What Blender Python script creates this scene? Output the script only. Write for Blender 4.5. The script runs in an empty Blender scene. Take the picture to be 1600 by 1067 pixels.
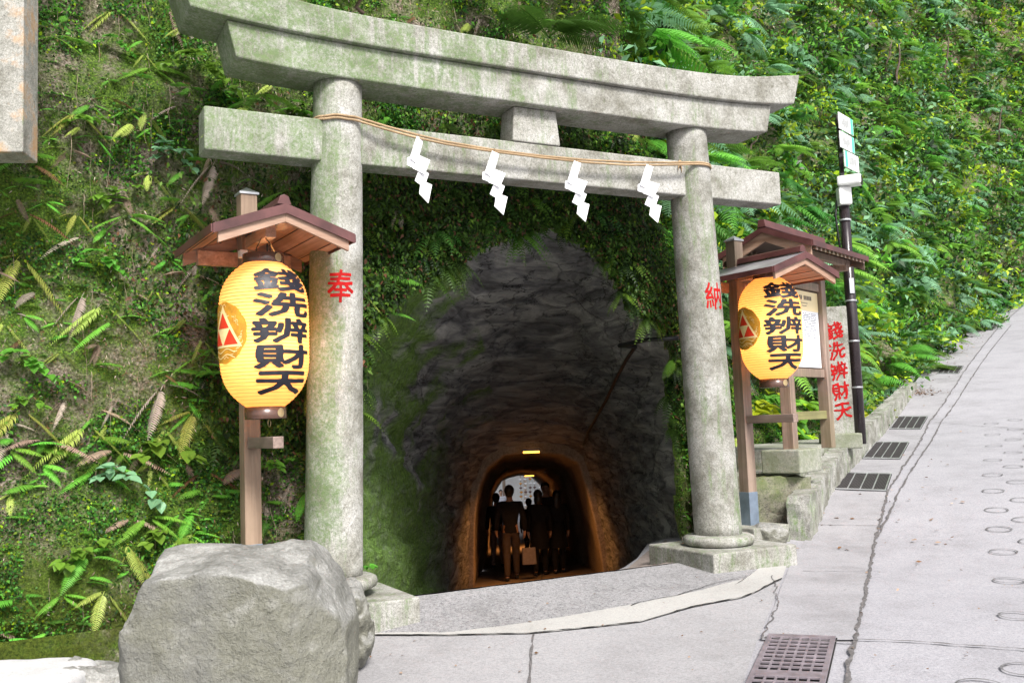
import bpy, bmesh, math, random
import numpy as np
from mathutils import Vector, Matrix
random.seed(7); rng = np.random.default_rng(11)
SC = bpy.context.scene
COL = SC.collection
# ------------------------------------------------------------------ camera, sky, sun
FPX, PITCH, ROLL, EYE = 1490.0, 0.087, 0.038, 1.2
cam_d = bpy.data.cameras.new('camera'); cam = bpy.data.objects.new('camera', cam_d); COL.objects.link(cam)
cam_d.sensor_width = 36.0; cam_d.lens = 36.0 * FPX / 1600.0; cam_d.clip_end = 500; cam_d.clip_start = 0.05
_f = np.array([0, math.cos(PITCH), math.sin(PITCH)]); _u0 = np.array([0, -math.sin(PITCH), math.cos(PITCH)]); _r0 = np.array([1.0, 0, 0])
_R = _r0 * math.cos(ROLL) - _u0 * math.sin(ROLL); _U = _u0 * math.cos(ROLL) + _r0 * math.sin(ROLL)
cam.matrix_world = Matrix(((_R[0], _U[0], -_f[0], 0), (_R[1], _U[1], -_f[1], 0), (_R[2], _U[2], -_f[2], EYE), (0, 0, 0, 1)))
cam_d.dof.use_dof = False
SC.camera = cam
W = bpy.data.worlds.new('World'); SC.world = W; W.use_nodes = True
nt = W.node_tree; bg = nt.nodes['Background']
sky = nt.nodes.new('ShaderNodeTexSky'); sky.sky_type = 'NISHITA'; sky.sun_disc = False
SUN_EL, SUN_AZ = math.radians(46), math.radians(156)      # azimuth clockwise from +Y: behind the camera, to the right
sky.sun_elevation = SUN_EL; sky.sun_rotation = SUN_AZ; sky.air_density = 1.0; sky.dust_density = 3.0
hs = nt.nodes.new('ShaderNodeHueSaturation'); hs.inputs['Saturation'].default_value = 0.30
nt.links.new(sky.outputs[0], hs.inputs['Color']); nt.links.new(hs.outputs[0], bg.inputs[0]); bg.inputs[1].default_value = 0.12
sl = bpy.data.lights.new('sun', 'SUN'); sl.energy = 2.7; sl.angle = math.radians(15); sl.color = (1.0, 0.965, 0.91)
so = bpy.data.objects.new('sun', sl); COL.objects.link(so)
sd = Vector((math.sin(SUN_AZ) * math.cos(SUN_EL), math.cos(SUN_AZ) * math.cos(SUN_EL), math.sin(SUN_EL)))
so.rotation_euler = sd.to_track_quat('Z', 'Y').to_euler()
SC.view_settings.view_transform = 'Standard'; SC.view_settings.look = 'None'; SC.view_settings.gamma = 1
SC.view_settings.exposure = 1.0
# ------------------------------------------------------------------ geometry helpers
E0 = np.array([0, 0, EYE])
def ray(px, py): return _R * (px - 800) / FPX - _U * (py - 533.5) / FPX + _f
def at(px, py, d): r = ray(px, py); return E0 + r * d / r[1]
TH = 0.482; T0 = np.array([.202, 7.469, 0.]); tu = np.array([math.cos(TH), math.sin(TH), 0]); tv = np.array([-math.sin(TH), math.cos(TH), 0])
def T(u, v, z=0.0): return T0 + tu * u + tv * v + np.array([0, 0, z])
def onT(px, py, v):
    r = ray(px, py); t = (T0 + tv * v - E0) @ tv / (r @ tv); P = E0 + r * t
    return float((P - T0) @ tu), float(P[2])
def tag(o, label=None, cat=None, group=None, kind=None):
    if label: o['label'] = label
    if cat: o['category'] = cat
    if group: o['group'] = group
    if kind: o['kind'] = kind
    return o
def empty(name, loc=(0, 0, 0), rz=0.0, **k):
    o = bpy.data.objects.new(name, None); COL.objects.link(o); o.location = Vector(loc); o.rotation_euler = (0, 0, rz)
    o.empty_display_size = .1
    return tag(o, **k)
def mesh(name, V, F, m, parent=None, smooth=False, col=None, loc=None, rz=0.0, **k):
    V = np.asarray(V, dtype=np.float32).reshape(-1, 3)
    me = bpy.data.meshes.new(name)
    if isinstance(F, np.ndarray):
        n, w = F.shape
        me.vertices.add(len(V)); me.vertices.foreach_set('co', V.ravel())
        me.loops.add(n * w); me.loops.foreach_set('vertex_index', F.astype(np.int32).ravel())
        me.polygons.add(n); me.polygons.foreach_set('loop_start', np.arange(0, n * w, w, dtype=np.int32)); me.polygons.foreach_set('loop_total', np.full(n, w, dtype=np.int32))
        me.update(calc_edges=True)
    else:
        me.from_pydata(V.tolist(), [], F); me.update()
    if smooth: me.polygons.foreach_set('use_smooth', [True] * len(me.polygons))
    if col is not None:
        a = me.color_attributes.new('Col', 'FLOAT_COLOR', 'POINT')
        c = np.ones((len(V), 4), dtype=np.float32); c[:, :3] = col; a.data.foreach_set('color', c.ravel())
    for mm in (m if isinstance(m, (list, tuple)) else [m]): me.materials.append(mm)
    o = bpy.data.objects.new(name, me); COL.objects.link(o)
    if parent: o.parent = parent
    if loc is not None: o.location = Vector(loc)
    if rz: o.rotation_euler = (0, 0, rz)
    return tag(o, **k)
class MB:
    def __init__(s): s.V = []; s.F = []
    def add(s, V, F):
        n = len(s.V); s.V += [tuple(map(float, v)) for v in V]; s.F += [tuple(int(i) + n for i in f) for f in F]; return s
    def box(s, c, size, rz=0.0, M=None):
        hx, hy, hz = [a / 2 for a in size]; cr, sr = math.cos(rz), math.sin(rz); P = []
        for z in (-hz, hz):
            for x, y in ((-hx, -hy), (hx, -hy), (hx, hy), (-hx, hy)):
                if M is not None: q = M @ Vector((x, y, z)); P.append((c[0] + q.x, c[1] + q.y, c[2] + q.z))
                else: P.append((c[0] + x * cr - y * sr, c[1] + x * sr + y * cr, c[2] + z))
        return s.add(P, [(0, 3, 2, 1), (4, 5, 6, 7), (0, 1, 5, 4), (1, 2, 6, 5), (2, 3, 7, 6), (3, 0, 4, 7)])
    def prism(s, poly, d):                 # poly: 3D points in a plane; d: extrusion vector
        n = len(poly); P = [np.array(p, float) for p in poly]; d = np.array(d, float)
        return s.add(P + [p + d for p in P], [tuple(range(n))[::-1], tuple(range(n, 2 * n))] + [(i, (i + 1) % n, n + (i + 1) % n, n + i) for i in range(n)])
    def lathe(s, prof, c=(0, 0, 0), seg=32, caps=True):
        P = []; F = []
        for r, z in prof:
            for k in range(seg):
                a = 2 * math.pi * k / seg; P.append((c[0] + r * math.cos(a), c[1] + r * math.sin(a), c[2] + z))
        for i in range(len(prof) - 1):
            for k in range(seg):
                k2 = (k + 1) % seg; F.append((i * seg + k, i * seg + k2, (i + 1) * seg + k2, (i + 1) * seg + k))
        if caps: F.append(tuple(range(seg))[::-1]); F.append(tuple((len(prof) - 1) * seg + k for k in range(seg)))
        return s.add(P, F)
    def tube(s, pts, r, seg=8, caps=True):
        pts = [np.array(p, float) for p in pts]; n = len(pts); rr = r if hasattr(r, '__len__') else [r] * n; P = []; F = []
        a0 = None
        for i in range(n):
            t = pts[min(i + 1, n - 1)] - pts[max(i - 1, 0)]; t = t / (np.linalg.norm(t) + 1e-9)
            if a0 is None: a0 = np.cross(t, [0, 0, 1.]) if abs(t[2]) < .95 else np.cross(t, [1., 0, 0])
            a0 = a0 - t * (a0 @ t); a0 = a0 / (np.linalg.norm(a0) + 1e-9); b = np.cross(t, a0)
            for k in range(seg):
                a = 2 * math.pi * k / seg; P.append(pts[i] + (a0 * math.cos(a) + b * math.sin(a)) * rr[i])
        for i in range(n - 1):
            for k in range(seg):
                k2 = (k + 1) % seg; F.append((i * seg + k, i * seg + k2, (i + 1) * seg + k2, (i + 1) * seg + k))
        if caps: F.append(tuple(range(seg))[::-1]); F.append(tuple((n - 1) * seg + k for k in range(seg)))
        return s.add(P, F)
    def build(s, name, m, parent=None, smooth=False, bevel=0.0, segs=2, fix=True, **k):
        o = mesh(name, s.V, s.F, m, parent, smooth, **k)
        bm = bmesh.new(); bm.from_mesh(o.data)
        if fix: bmesh.ops.recalc_face_normals(bm, faces=bm.faces)
        if bevel:
            ed = [e for e in bm.edges if len(e.link_faces) == 2 and e.calc_face_angle(0) > .5]
            bmesh.ops.bevel(bm, geom=ed, offset=bevel, segments=segs, affect='EDGES', profile=.5)
        bm.to_mesh(o.data); bm.free()
        return o
def hash3(i, j, k, s):
    h = (i.astype(np.int64) * 374761393 + j.astype(np.int64) * 668265263 + k.astype(np.int64) * 2147483647 + s * 974634777) & 0xffffffff
    h = ((h ^ (h >> 13)) * 1274126177) & 0xffffffff; h = (h ^ (h >> 16)) & 0xffffffff
    return h.astype(np.float64) / 4294967295.0
def vn(P, sc=1.0, seed=0):                 # value noise in [-1, 1]
    P = np.asarray(P, float) * sc; I = np.floor(P).astype(np.int64); f = P - I; f = f * f * (3 - 2 * f); r = 0
    for a in (0, 1):
        for b in (0, 1):
            for c in (0, 1):
                w = (f[..., 0] if a else 1 - f[..., 0]) * (f[..., 1] if b else 1 - f[..., 1]) * (f[..., 2] if c else 1 - f[..., 2])
                r = r + w * hash3(I[..., 0] + a, I[..., 1] + b, I[..., 2] + c, seed)
    return r * 2 - 1
def fbm(P, sc=1.0, seed=0, o=4, g=.5):
    r = 0; a = 1.0
    for i in range(o): r = r + a * vn(P, sc * 2 ** i, seed + i * 17); a *= g
    return r
def grid_faces(nu, nv):
    i = np.arange(nu - 1)[:, None] * nv + np.arange(nv - 1)[None, :]
    return np.stack([i, i + nv, i + nv + 1, i + 1], -1).reshape(-1, 4)
# ------------------------------------------------------------------ materials
class NT:
    def __init__(s, name):
        s.m = bpy.data.materials.new(name); s.m.use_nodes = True; s.t = s.m.node_tree; s.b = s.t.nodes['Principled BSDF']; s.out = s.t.nodes['Material Output']
        s.tc = s.t.nodes.new('ShaderNodeTexCoord').outputs['Object']
    def n(s, typ, **k):
        x = s.t.nodes.new('ShaderNode' + typ)
        for a, b in k.items(): setattr(x, a, b)
        return x
    def lk(s, a, b): s.t.links.new(a, b)
    def put(s, sock, v):
        if isinstance(v, bpy.types.NodeSocket): s.lk(v, sock)
        elif isinstance(v, (tuple, list)): sock.default_value = tuple(v) + ((1,) if len(v) == 3 and len(sock.default_value) == 4 else ())
        else: sock.default_value = v
    def map(s, scale=(1, 1, 1), rot=(0, 0, 0), src=None):
        x = s.n('Mapping'); s.lk(src or s.tc, x.inputs['Vector']); x.inputs['Scale'].default_value = scale; x.inputs['Rotation'].default_value = rot; return x.outputs[0]
    def noise(s, sc, det=4, rough=.55, vec=None, dist=0.0):
        x = s.n('TexNoise'); s.lk(vec or s.tc, x.inputs['Vector']); x.inputs['Scale'].default_value = sc; x.inputs['Detail'].default_value = det; x.inputs['Roughness'].default_value = rough; x.inputs['Distortion'].default_value = dist; return x.outputs['Fac']
    def vor(s, sc, vec=None, feat='F1', out='Distance'):
        x = s.n('TexVoronoi', feature=feat); s.lk(vec or s.tc, x.inputs['Vector']); x.inputs['Scale'].default_value = sc; return x.outputs[out]
    def ramp(s, fac, stops):
        x = s.n('ValToRGB'); s.lk(fac, x.inputs[0]); cr = x.color_ramp
        while len(cr.elements) < len(stops): cr.elements.new(.5)
        for e, (p, c) in zip(cr.elements, stops): e.position = p; e.color = (c, c, c, 1) if not hasattr(c, '__len__') else tuple(c) + (1,)
        return x.outputs[0]
    def mix(s, f, a, b, mode='MIX'):
        x = s.n('Mix', data_type='RGBA', blend_type=mode); s.put(x.inputs[0], f); s.put(x.inputs[6], a); s.put(x.inputs[7], b); return x.outputs[2]
    def math(s, op, a, b=0.0, cl=False):
        x = s.n('Math', operation=op); x.use_clamp = cl; s.put(x.inputs[0], a); s.put(x.inputs[1], b); return x.outputs[0]
    def attr(s, name='Col'):
        x = s.n('Attribute'); x.attribute_name = name; return x.outputs['Color']
    def rnd(s): return s.n('ObjectInfo').outputs['Random']
    def xyz(s, src=None):
        x = s.n('SeparateXYZ'); s.lk(src or s.tc, x.inputs[0]); return x.outputs
    def bump(s, h, st=.3, d=.02, nrm=None):
        x = s.n('Bump'); s.lk(h, x.inputs['Height']); x.inputs['Strength'].default_value = st; x.inputs['Distance'].default_value = d
        if nrm: s.lk(nrm, x.inputs['Normal'])
        return x.outputs[0]
    def done(s, col=None, rough=.8, nrm=None, spec=None, metal=None):
        if col is not None: s.put(s.b.inputs['Base Color'], col)
        s.put(s.b.inputs['Roughness'], rough)
        if nrm: s.lk(nrm, s.b.inputs['Normal'])
        if spec is not None: s.b.inputs['Specular IOR Level'].default_value = spec
        if metal is not None: s.b.inputs['Metallic'].default_value = metal
        return s.m
def m_granite(name, moss=.5, tone=1.0, seedrot=0.0, warm=0.0, grad=0.0, gx0=0.0):
    s = NT(name); c = s.map((1, 1, 1), (seedrot, 0, seedrot))
    sp = s.ramp(s.math('ADD', s.math('MULTIPLY', s.noise(170, 2, .7, c), .5), s.math('MULTIPLY', s.noise(62, 4, .8, c), .5)), [(.30, (.07 * tone, .07 * tone, .065 * tone)), (.47, (.29 * tone, .285 * tone, .27 * tone)), (.66, (.50 * tone, .49 * tone, .47 * tone))])
    st = s.ramp(s.noise(3.2, 7, .72, c), [(.36, (.50, .49, .43)), (.52, (.92, .92, .88)), (.66, (1.15, 1.15, 1.15))])
    col = s.mix(1.0, sp, st, 'MULTIPLY')
    # dark lichen spots
    ls = s.math('MULTIPLY', s.ramp(s.noise(26, 5, .75, c), [(.55, 0.0), (.63, 1.0)]), s.ramp(s.noise(2.7, 3, .5, c), [(.40, .25), (.58, 1.0)]))
    col = s.mix(s.math('MULTIPLY', ls, .65), col, (.12, .115, .085))
    # running green algae, streaked along the vertical
    ve = s.map((13, 13, 1.5), (0, 0, 0)); a = s.noise(1.0, 7, .8, ve); b = s.noise(1.9, 6, .72, c)
    g = s.math('ADD', s.math('MULTIPLY', a, .85), s.math('MULTIPLY', b, .45))
    if grad: g = s.math('ADD', g, s.math('MULTIPLY', s.math('SUBTRACT', s.xyz()[0], gx0), -grad))
    gm = s.ramp(g, [(.76 - moss * .30, 0.0), (.86 - moss * .26, 1.0)])
    gf = s.ramp(s.noise(38, 5, .8, c), [(.38, .25), (.58, 1.0)])
    gc = s.mix(s.noise(7, 3, .6, c), (.045, .10, .022), (.17, .25, .09))
    col = s.mix(s.math('MULTIPLY', s.math('MULTIPLY', gm, gf), .8), col, gc)
    if warm:
        col = s.mix(s.math('MULTIPLY', s.ramp(s.noise(3.3, 5, .65, c), [(.5, 0.0), (.62, 1.0)]), warm), col, (.45, .27, .13))
    n1 = s.bump(s.noise(150, 3, .7, c), .35, .004); n2 = s.bump(s.noise(14, 5, .6, c), .35, .02, n1)
    return s.done(col, .88, n2, .25)
def m_wood(name, ca, cb, axis=2, moss=0.0, rough=.62, sc=1.0):
    s = NT(name); v = [26 * sc] * 3; v[axis] = 1.3 * sc; g = s.noise(1.0, 6, .62, s.map(tuple(v)), .6)
    col = s.ramp(g, [(.30, ca), (.66, cb)])
    col = s.mix(s.math('MULTIPLY', s.ramp(s.noise(2.1, 5, .6), [(.35, 1.0), (.62, 0.0)]), .45), col, tuple(x * .55 for x in ca))
    if moss: col = s.mix(s.math('MULTIPLY', s.ramp(s.noise(1.7, 5, .6), [(.45, 0.0), (.62, 1.0)]), moss), col, (.11, .12, .03))
    return s.done(col, s.ramp(g, [(.2, rough - .12), (.8, rough + .15)]), s.bump(g, .35, .006))
def m_plain(name, c, rough=.5, metal=0.0, var=.25, sc=9.0, bump=.1, spec=.5):
    s = NT(name); n = s.noise(sc, 5, .6); col = s.mix(s.ramp(n, [(.3, 0.0), (.7, 1.0)]), tuple(x * (1 - var) for x in c), tuple(min(1, x * (1 + var * .6)) for x in c))
    return s.done(col, s.ramp(n, [(.2, max(.05, rough - .12)), (.8, min(1, rough + .12))]), s.bump(s.noise(sc * 8, 3), bump, .003), spec, metal)
def m_concrete(name, c=(.43, .425, .43), grain=.25, gs=190.0, stain=.5, moss=0.0, bump=.3):
    s = NT(name)
    f = s.ramp(s.math('ADD', s.math('MULTIPLY', s.noise(gs, 2, .75), .45), s.math('MULTIPLY', s.noise(gs * .33, 4, .85), .55)), [(.33, (c[0] * (1 - grain * 2.1), c[1] * (1 - grain * 2.1), c[2] * (1 - grain * 2.0))), (.5, c), (.66, tuple(min(1, x * (1 + grain * 1.3)) for x in c))])
    big = s.ramp(s.noise(1.3, 8, .74), [(.34, (.62, .61, .60)), (.50, (.93, .93, .93)), (.68, (1.10, 1.095, 1.09))])
    col = s.mix(stain, f, s.mix(1.0, f, big, 'MULTIPLY'))
    sp = s.math('MULTIPLY', s.ramp(s.noise(30, 5, .8), [(.60, 0.0), (.68, 1.0)]), .45)
    col = s.mix(sp, col, tuple(x * .45 for x in c))
    pl = s.math('MULTIPLY', s.ramp(s.noise(11, 6, .75), [(.60, 0.0), (.68, 1.0)]), .22)
    col = s.mix(pl, col, tuple(min(1, x * 1.35) for x in c))
    if moss: col = s.mix(s.math('MULTIPLY', s.ramp(s.noise(2.3, 6, .7), [(.42, 0.0), (.62, 1.0)]), moss), col, (.10, .13, .045))
    n = s.bump(s.noise(gs * .7, 3, .7), bump, .004); n = s.bump(s.noise(6, 5, .6), .25, .02, n)
    return s.done(col, .9, n, .2)
def m_leaf(name, rough=.5, trans=.38, var=.35, spec=.22):
    s = NT(name); c = s.attr(); r = s.rnd()
    h = s.n('HueSaturation'); s.lk(c, h.inputs['Color']); s.lk(s.math('ADD', s.math('MULTIPLY', r, .05), .475), h.inputs['Hue']); s.lk(s.math('ADD', s.math('MULTIPLY', r, var), 1 - var * .4), h.inputs['Value'])
    col = s.mix(s.math('MULTIPLY', s.noise(30, 3, .6), .35), h.outputs[0], (.02, .03, .008))
    s.done(col, rough, s.bump(s.noise(60, 2), .15, .002), spec)
    tr = s.n('BsdfTranslucent'); s.lk(col, tr.inputs[0]); mx = s.n('MixShader'); mx.inputs[0].default_value = trans
    s.lk(s.b.outputs[0], mx.inputs[1]); s.lk(tr.outputs[0], mx.inputs[2]); s.lk(mx.outputs[0], s.out.inputs[0])
    return s.m
def m_cliff():
    s = NT('mossy_earth')
    a = s.noise(1.4, 7, .62); b = s.noise(5.5, 7, .68); f = s.noise(42, 4, .75)
    earth = s.ramp(f, [(.30, (.022, .017, .012)), (.44, (.13, .105, .078)), (.57, (.32, .265, .215)), (.72, (.55, .48, .41))])
    moss = s.ramp(s.noise(70, 3, .7), [(.3, (.014, .030, .005)), (.50, (.075, .155, .016)), (.70, (.22, .36, .04))])
    mask = s.ramp(s.math('ADD', s.math('MULTIPLY', a, .6), s.math('MULTIPLY', b, .5)), [(.45, 0.0), (.60, .95)])
    col = s.mix(mask, earth, moss)
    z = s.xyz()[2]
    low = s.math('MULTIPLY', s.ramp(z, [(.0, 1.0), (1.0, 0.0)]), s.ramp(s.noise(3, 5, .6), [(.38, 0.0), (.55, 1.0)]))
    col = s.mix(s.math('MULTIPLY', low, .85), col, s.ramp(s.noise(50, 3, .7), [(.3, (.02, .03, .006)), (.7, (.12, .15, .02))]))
    n = s.bump(f, .9, .03); n = s.bump(s.noise(12, 6, .7), .9, .08, n)
    return s.done(col, .95, n, .15)
def m_rock():
    s = NT('tunnel_rock')
    st = s.map((.9, .9, 5.5), (.12, -.16, 0)); n1 = s.noise(1.6, 8, .66, st, .6); f = s.noise(34, 5, .72)
    col = s.ramp(n1, [(.30, (.07, .07, .076)), (.46, (.27, .27, .285)), (.64, (.62, .615, .60))])
    col = s.mix(s.math('MULTIPLY', s.ramp(f, [(.55, 0.0), (.72, 1.0)]), .5), col, (.28, .27, .255))
    cr = s.ramp(s.noise(1.1, 6, .6, s.map((.7, .7, 2.6), (.2, .35, .3))), [(.492, 1.0), (.5, 0.0), (.508, 1.0)])
    col = s.mix(1.0, col, s.mix(.75, (1, 1, 1), cr), 'MULTIPLY')
    mk = s.ramp(s.math('ADD', s.math('MULTIPLY', s.attr('Col'), .40), s.math('MULTIPLY', s.noise(7, 7, .8), .62)), [(.42, 0.0), (.72, .95)])
    vo = s.n('TexVoronoi', feature='DISTANCE_TO_EDGE'); s.lk(s.map((.5, .5, 1.5), (.35, .25, .4), s.tc), vo.inputs['Vector']); vo.inputs['Scale'].default_value = 1.3
    wv = s.n('VectorMath', operation='ADD'); s.lk(s.map((.5, .5, 1.5), (.35, .25, .4)), wv.inputs[0]); nz = s.n('TexNoise'); s.lk(s.tc, nz.inputs['Vector']); nz.inputs['Scale'].default_value = 2.5; nz.inputs['Detail'].default_value = 6; sc_ = s.n('VectorMath', operation='SCALE'); s.lk(nz.outputs['Color'], sc_.inputs[0]); sc_.inputs['Scale'].default_value = .35; s.lk(sc_.outputs[0], wv.inputs[1]); s.lk(wv.outputs[0], vo.inputs['Vector'])
    ck = s.ramp(vo.outputs['Distance'], [(.0, 0.0), (.022, 1.0)]); col = s.mix(1.0, col, s.mix(.40, (1, 1, 1), ck), 'MULTIPLY')
    col = s.mix(mk, col, s.ramp(s.noise(26, 5, .7), [(.3, (.06, .12, .02)), (.52, (.17, .32, .05)), (.72, (.32, .50, .10))]))
    n = s.bump(f, .9, .02); n = s.bump(ck, .9, .06, n); n = s.bump(s.noise(9, 8, .75, s.map((1, 1, 3), (.2, -.2, 0))), .8, .08, n); n = s.bump(n1, .8, .10, n); n = s.bump(cr, .8, .05, n)
    return s.done(col, .8, n, .3)
def m_boulder():
    s = NT('boulder_stone'); n1 = s.noise(2.6, 9, .76); f = s.noise(60, 4, .75)
    col = s.ramp(n1, [(.30, (.11, .11, .10)), (.46, (.30, .298, .285)), (.62, (.52, .515, .50))])
    col = s.mix(s.math('MULTIPLY', s.ramp(f, [(.45, 1.0), (.60, 0.0)]), .35), col, (.14, .135, .11))
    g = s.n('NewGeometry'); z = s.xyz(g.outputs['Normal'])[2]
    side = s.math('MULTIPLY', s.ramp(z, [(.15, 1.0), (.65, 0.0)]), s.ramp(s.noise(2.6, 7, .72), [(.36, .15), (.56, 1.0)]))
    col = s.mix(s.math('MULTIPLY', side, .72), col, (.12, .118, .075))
    cr = s.ramp(s.noise(.8, 5, .5, s.map((.8, .8, 2.2), (.5, .3, .2)), .4), [(.494, 1.0), (.5, 0.0), (.506, 1.0)])
    n = s.bump(f, .6, .012); n = s.bump(s.noise(9, 6, .7), .9, .05, n); n = s.bump(s.noise(26, 5, .75), .8, .02, n)
    return s.done(col, .85, n, .25)
G_LEFT = m_granite('granite_mossy', .50, 1.05, grad=.05); G_PILL = m_granite('granite_pillar_mossy', .50, 1.12, .4, grad=1.1, gx0=-1.66); G_MID = m_granite('granite_light', .28, 1.08, .7); G_RIGHT = m_granite('granite_greenish', .34, .98, 1.9)
G_PLINTH = m_granite('granite_plinth', .35, 1.0, 2.7); G_POST = m_granite('granite_stained', .12, 1.15, .3, .85)
ROCK = m_rock(); CLIFF = m_cliff(); BOULDER = m_boulder()
CONC = m_concrete('road_concrete', (.33, .323, .347)); CONC2 = m_concrete('apron_concrete', (.31, .303, .312), .2, 150)
ASPH = m_concrete('worn_asphalt', (.265, .26, .266), .40, 110, .6, 0, .6); PATCH = m_concrete('patch_mortar', (.385, .376, .362), .15, 220, .4)
STRIPM = m_concrete('drain_cover_concrete', (.31, .302, .318), .22, 210, .7); GAP = m_plain('grit_and_dirt', (.13, .12, .12), .95, 0, .6, 40, .8)
TUNF = m_concrete('tunnel_floor_concrete', (.27, .23, .21), .2, 120, .8); LINING = m_concrete('lining_mortar', (.36, .30, .24), .3, 60, .9, 0, .8)
OLDCONC = m_concrete('mossy_concrete', (.33, .33, .29), .3, 120, .9, .6)
CURBM = m_granite('curb_stone', .35, .9, 1.1)
WOOD = m_wood('roof_cedar', (.32, .17, .10), (.62, .40, .29), 0, 0, .6); WOODX = m_wood('fascia_cedar', (.28, .155, .10), (.50, .33, .24), 1, 0, .6)
POSTW = m_wood('post_timber', (.20, .13, .085), (.38, .27, .19), 2, .0); POSTWM = m_wood('weathered_timber', (.17, .115, .085), (.36, .26, .21), 2, .35)
BEAMW = m_wood('beam_timber', (.16, .11, .09), (.34, .25, .21), 0, .2); DARKW = m_wood('dark_timber', (.06, .04, .03), (.16, .105, .08), 0)
COPPER = m_plain('copper_sheet', (.105, .038, .036), .42, .1, .45, 5, .1); COPPERTOP = m_plain('grey_roof_sheet', (.36, .34, .36), .35, .3, .4, 4, .1)
CAPM = m_plain('zinc_cap', (.50, .51, .53), .35, .6, .3, 6, .1); SLEEVE = m_plain('blue_grey_steel', (.20, .25, .32), .5, .4, .3, 8, .15)
BLACKP = m_plain('black_conduit', (.012, .012, .013), .35, 0, .3, 10, .05); POLEM = m_plain('brown_black_paint', (.022, .014, .016), .22, .1, .3, 5, .03, .6)
RINGM = m_plain('lantern_rim_lacquer', (.10, .05, .035), .25, 0, .4, 6, .1, .6); BRASS = m_plain('brass_disc', (.55, .42, .22), .35, .8, .3, 12, .1)
INK = m_plain('black_ink', (.012, .012, .02), .5, 0, .3, 30, .02); REDP = m_plain('red_carved_paint', (.40, .008, .008), .6, 0, .35, 22, .3, .15)
GOLDI = m_plain('gold_ochre_print', (.62, .28, .02), .6, 0, .35, 18, .02); REDI = m_plain('vermilion_print', (.75, .04, .01), .6, 0, .15, 20, .02); PALEI = m_plain('pale_print', (.93, .72, .34), .6, 0, .1, 20, .02)
PAPERW = m_plain('white_paper', (.86, .86, .88), .7, 0, .03, 6, .05); WHITEP = m_plain('white_paint', (.78, .78, .77), .4, 0, .1, 6, .05)
IRON = m_plain('cast_iron', (.25, .215, .24), .5, .35, .35, 14, .3); IRONF = m_plain('grate_steel', (.085, .075, .08), .55, .4, .35, 20, .3); PIT = m_plain('drain_pit', (.012, .011, .010), .9)
ROPEM = m_wood('rice_straw', (.25, .16, .08), (.52, .38, .23), 0, 0, .8, 3.0)
LEAFM = m_leaf('leaf'); FERNM = m_leaf('fern_leaf', .45, .35, .45, .3); DRYM = m_leaf('dry_leaf', .7, .2, .4, .2); BROADM = m_leaf('broad_leaf', .38, .35, .3, .35)
# ------------------------------------------------------------------ ground height
STRIP = [(1190, 1000, 1340, 5.8), (1240, 870, 1360, 8.6), (1300, 765, 1388, 11.4), (1348, 715, 1424, 13.6), (1390, 665, 1450, 17.0), (1450, 590, 1500, 21.5), (1528, 510, 1562, 32.0), (1592, 462, 1618, 43.0)]
def build_ctrl():
    C = []
    for u in (-2.4, -1.5, -.7, .2, 1.0, 1.8, 2.4): C.append(T(u, .05, 0.0 if u > -2 else -.2))
    C += [np.array(p, float) for p in ((.03, 5.32, -.2), (-1.1, 6.6, -.1), (-2.6, 5.7, -.36), (-1.5, 4.8, -.28), (0, 3, -.33), (-3, 3, -.5), (0, 0, -.5), (-4, -2, -.8), (.8, 6.3, -.13), (1.3, 7.4, -.04), (-6, 4.2, -.8), (0, -8, -1.0), (6, -8, -.9), (-8, -8, -1.3))]
    for i, (pl, py, pr, d) in enumerate(STRIP):
        P = at(pl, py, d); Q = at(pr, py, d * .985)
        C.append(P)
        nx = np.array([.9, -.42, 0]) if i < 6 else np.array([.75, -.66, 0])
        for k, sc in ((.6, 1), (2.8, 1), (6.5, 1)): C.append(P + nx * k)
    C += [np.array(p, float) for p in ((2.5, 9.8, 0.1), (3.4, 11.5, .35), (7, 0, -.5), (12, 4, -.1))]
    return np.array(C)
_C = build_ctrl(); _n = len(_C)
def _phi(r): return np.where(r > 1e-6, r * r * np.log(r + 1e-9), 0)
_D = np.hypot(_C[:, None, 0] - _C[None, :, 0], _C[:, None, 1] - _C[None, :, 1]); _A = np.zeros((_n + 3, _n + 3))
_A[:_n, :_n] = _phi(_D) + np.eye(_n) * .15; _A[:_n, _n] = 1; _A[:_n, _n + 1:] = _C[:, :2]; _A[_n, :_n] = 1; _A[_n + 1:, :_n] = _C[:, :2].T
_w = np.linalg.solve(_A, np.concatenate([_C[:, 2], [0, 0, 0]]))
def sstep(x, a, b): t = np.clip((x - a) / (b - a), 0, 1); return t * t * (3 - 2 * t)
def ramp_z(v): return -np.where(v < 8.2, .19 * np.maximum(v - .05, 0), .19 * 8.15 + .086 * np.minimum(v - 8.2, 19.4))
def gz(x, y):
    x = np.asarray(x, float); y = np.asarray(y, float); sh = x.shape; X = x.ravel(); Y = y.ravel()
    r = np.hypot(X[:, None] - _C[None, :, 0], Y[:, None] - _C[None, :, 1])
    z = _phi(r) @ _w[:_n] + _w[_n] + _w[_n + 1] * X + _w[_n + 2] * Y
    u = (X - T0[0]) * tu[0] + (Y - T0[1]) * tu[1]; v = (X - T0[0]) * tv[0] + (Y - T0[1]) * tv[1]
    ins = sstep(u, -4.5, -2.6) * (1 - sstep(u, 1.25, 1.75)) + (v > 1.5) * 0
    # the cutting widens with the tunnel's own direction further in
    lim = 1.75 + np.maximum(v - 1, 0) * .80; ins2 = 1 - sstep(u - lim, 0.0, .9)
    f = np.where(v > .05, np.where(v < 1.0, (1 - sstep(u, 1.25, 1.75)), ins2), 0)
    z = z * (1 - f) + np.minimum(z * 0, ramp_z(v)) * f
    return z.reshape(sh)
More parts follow.
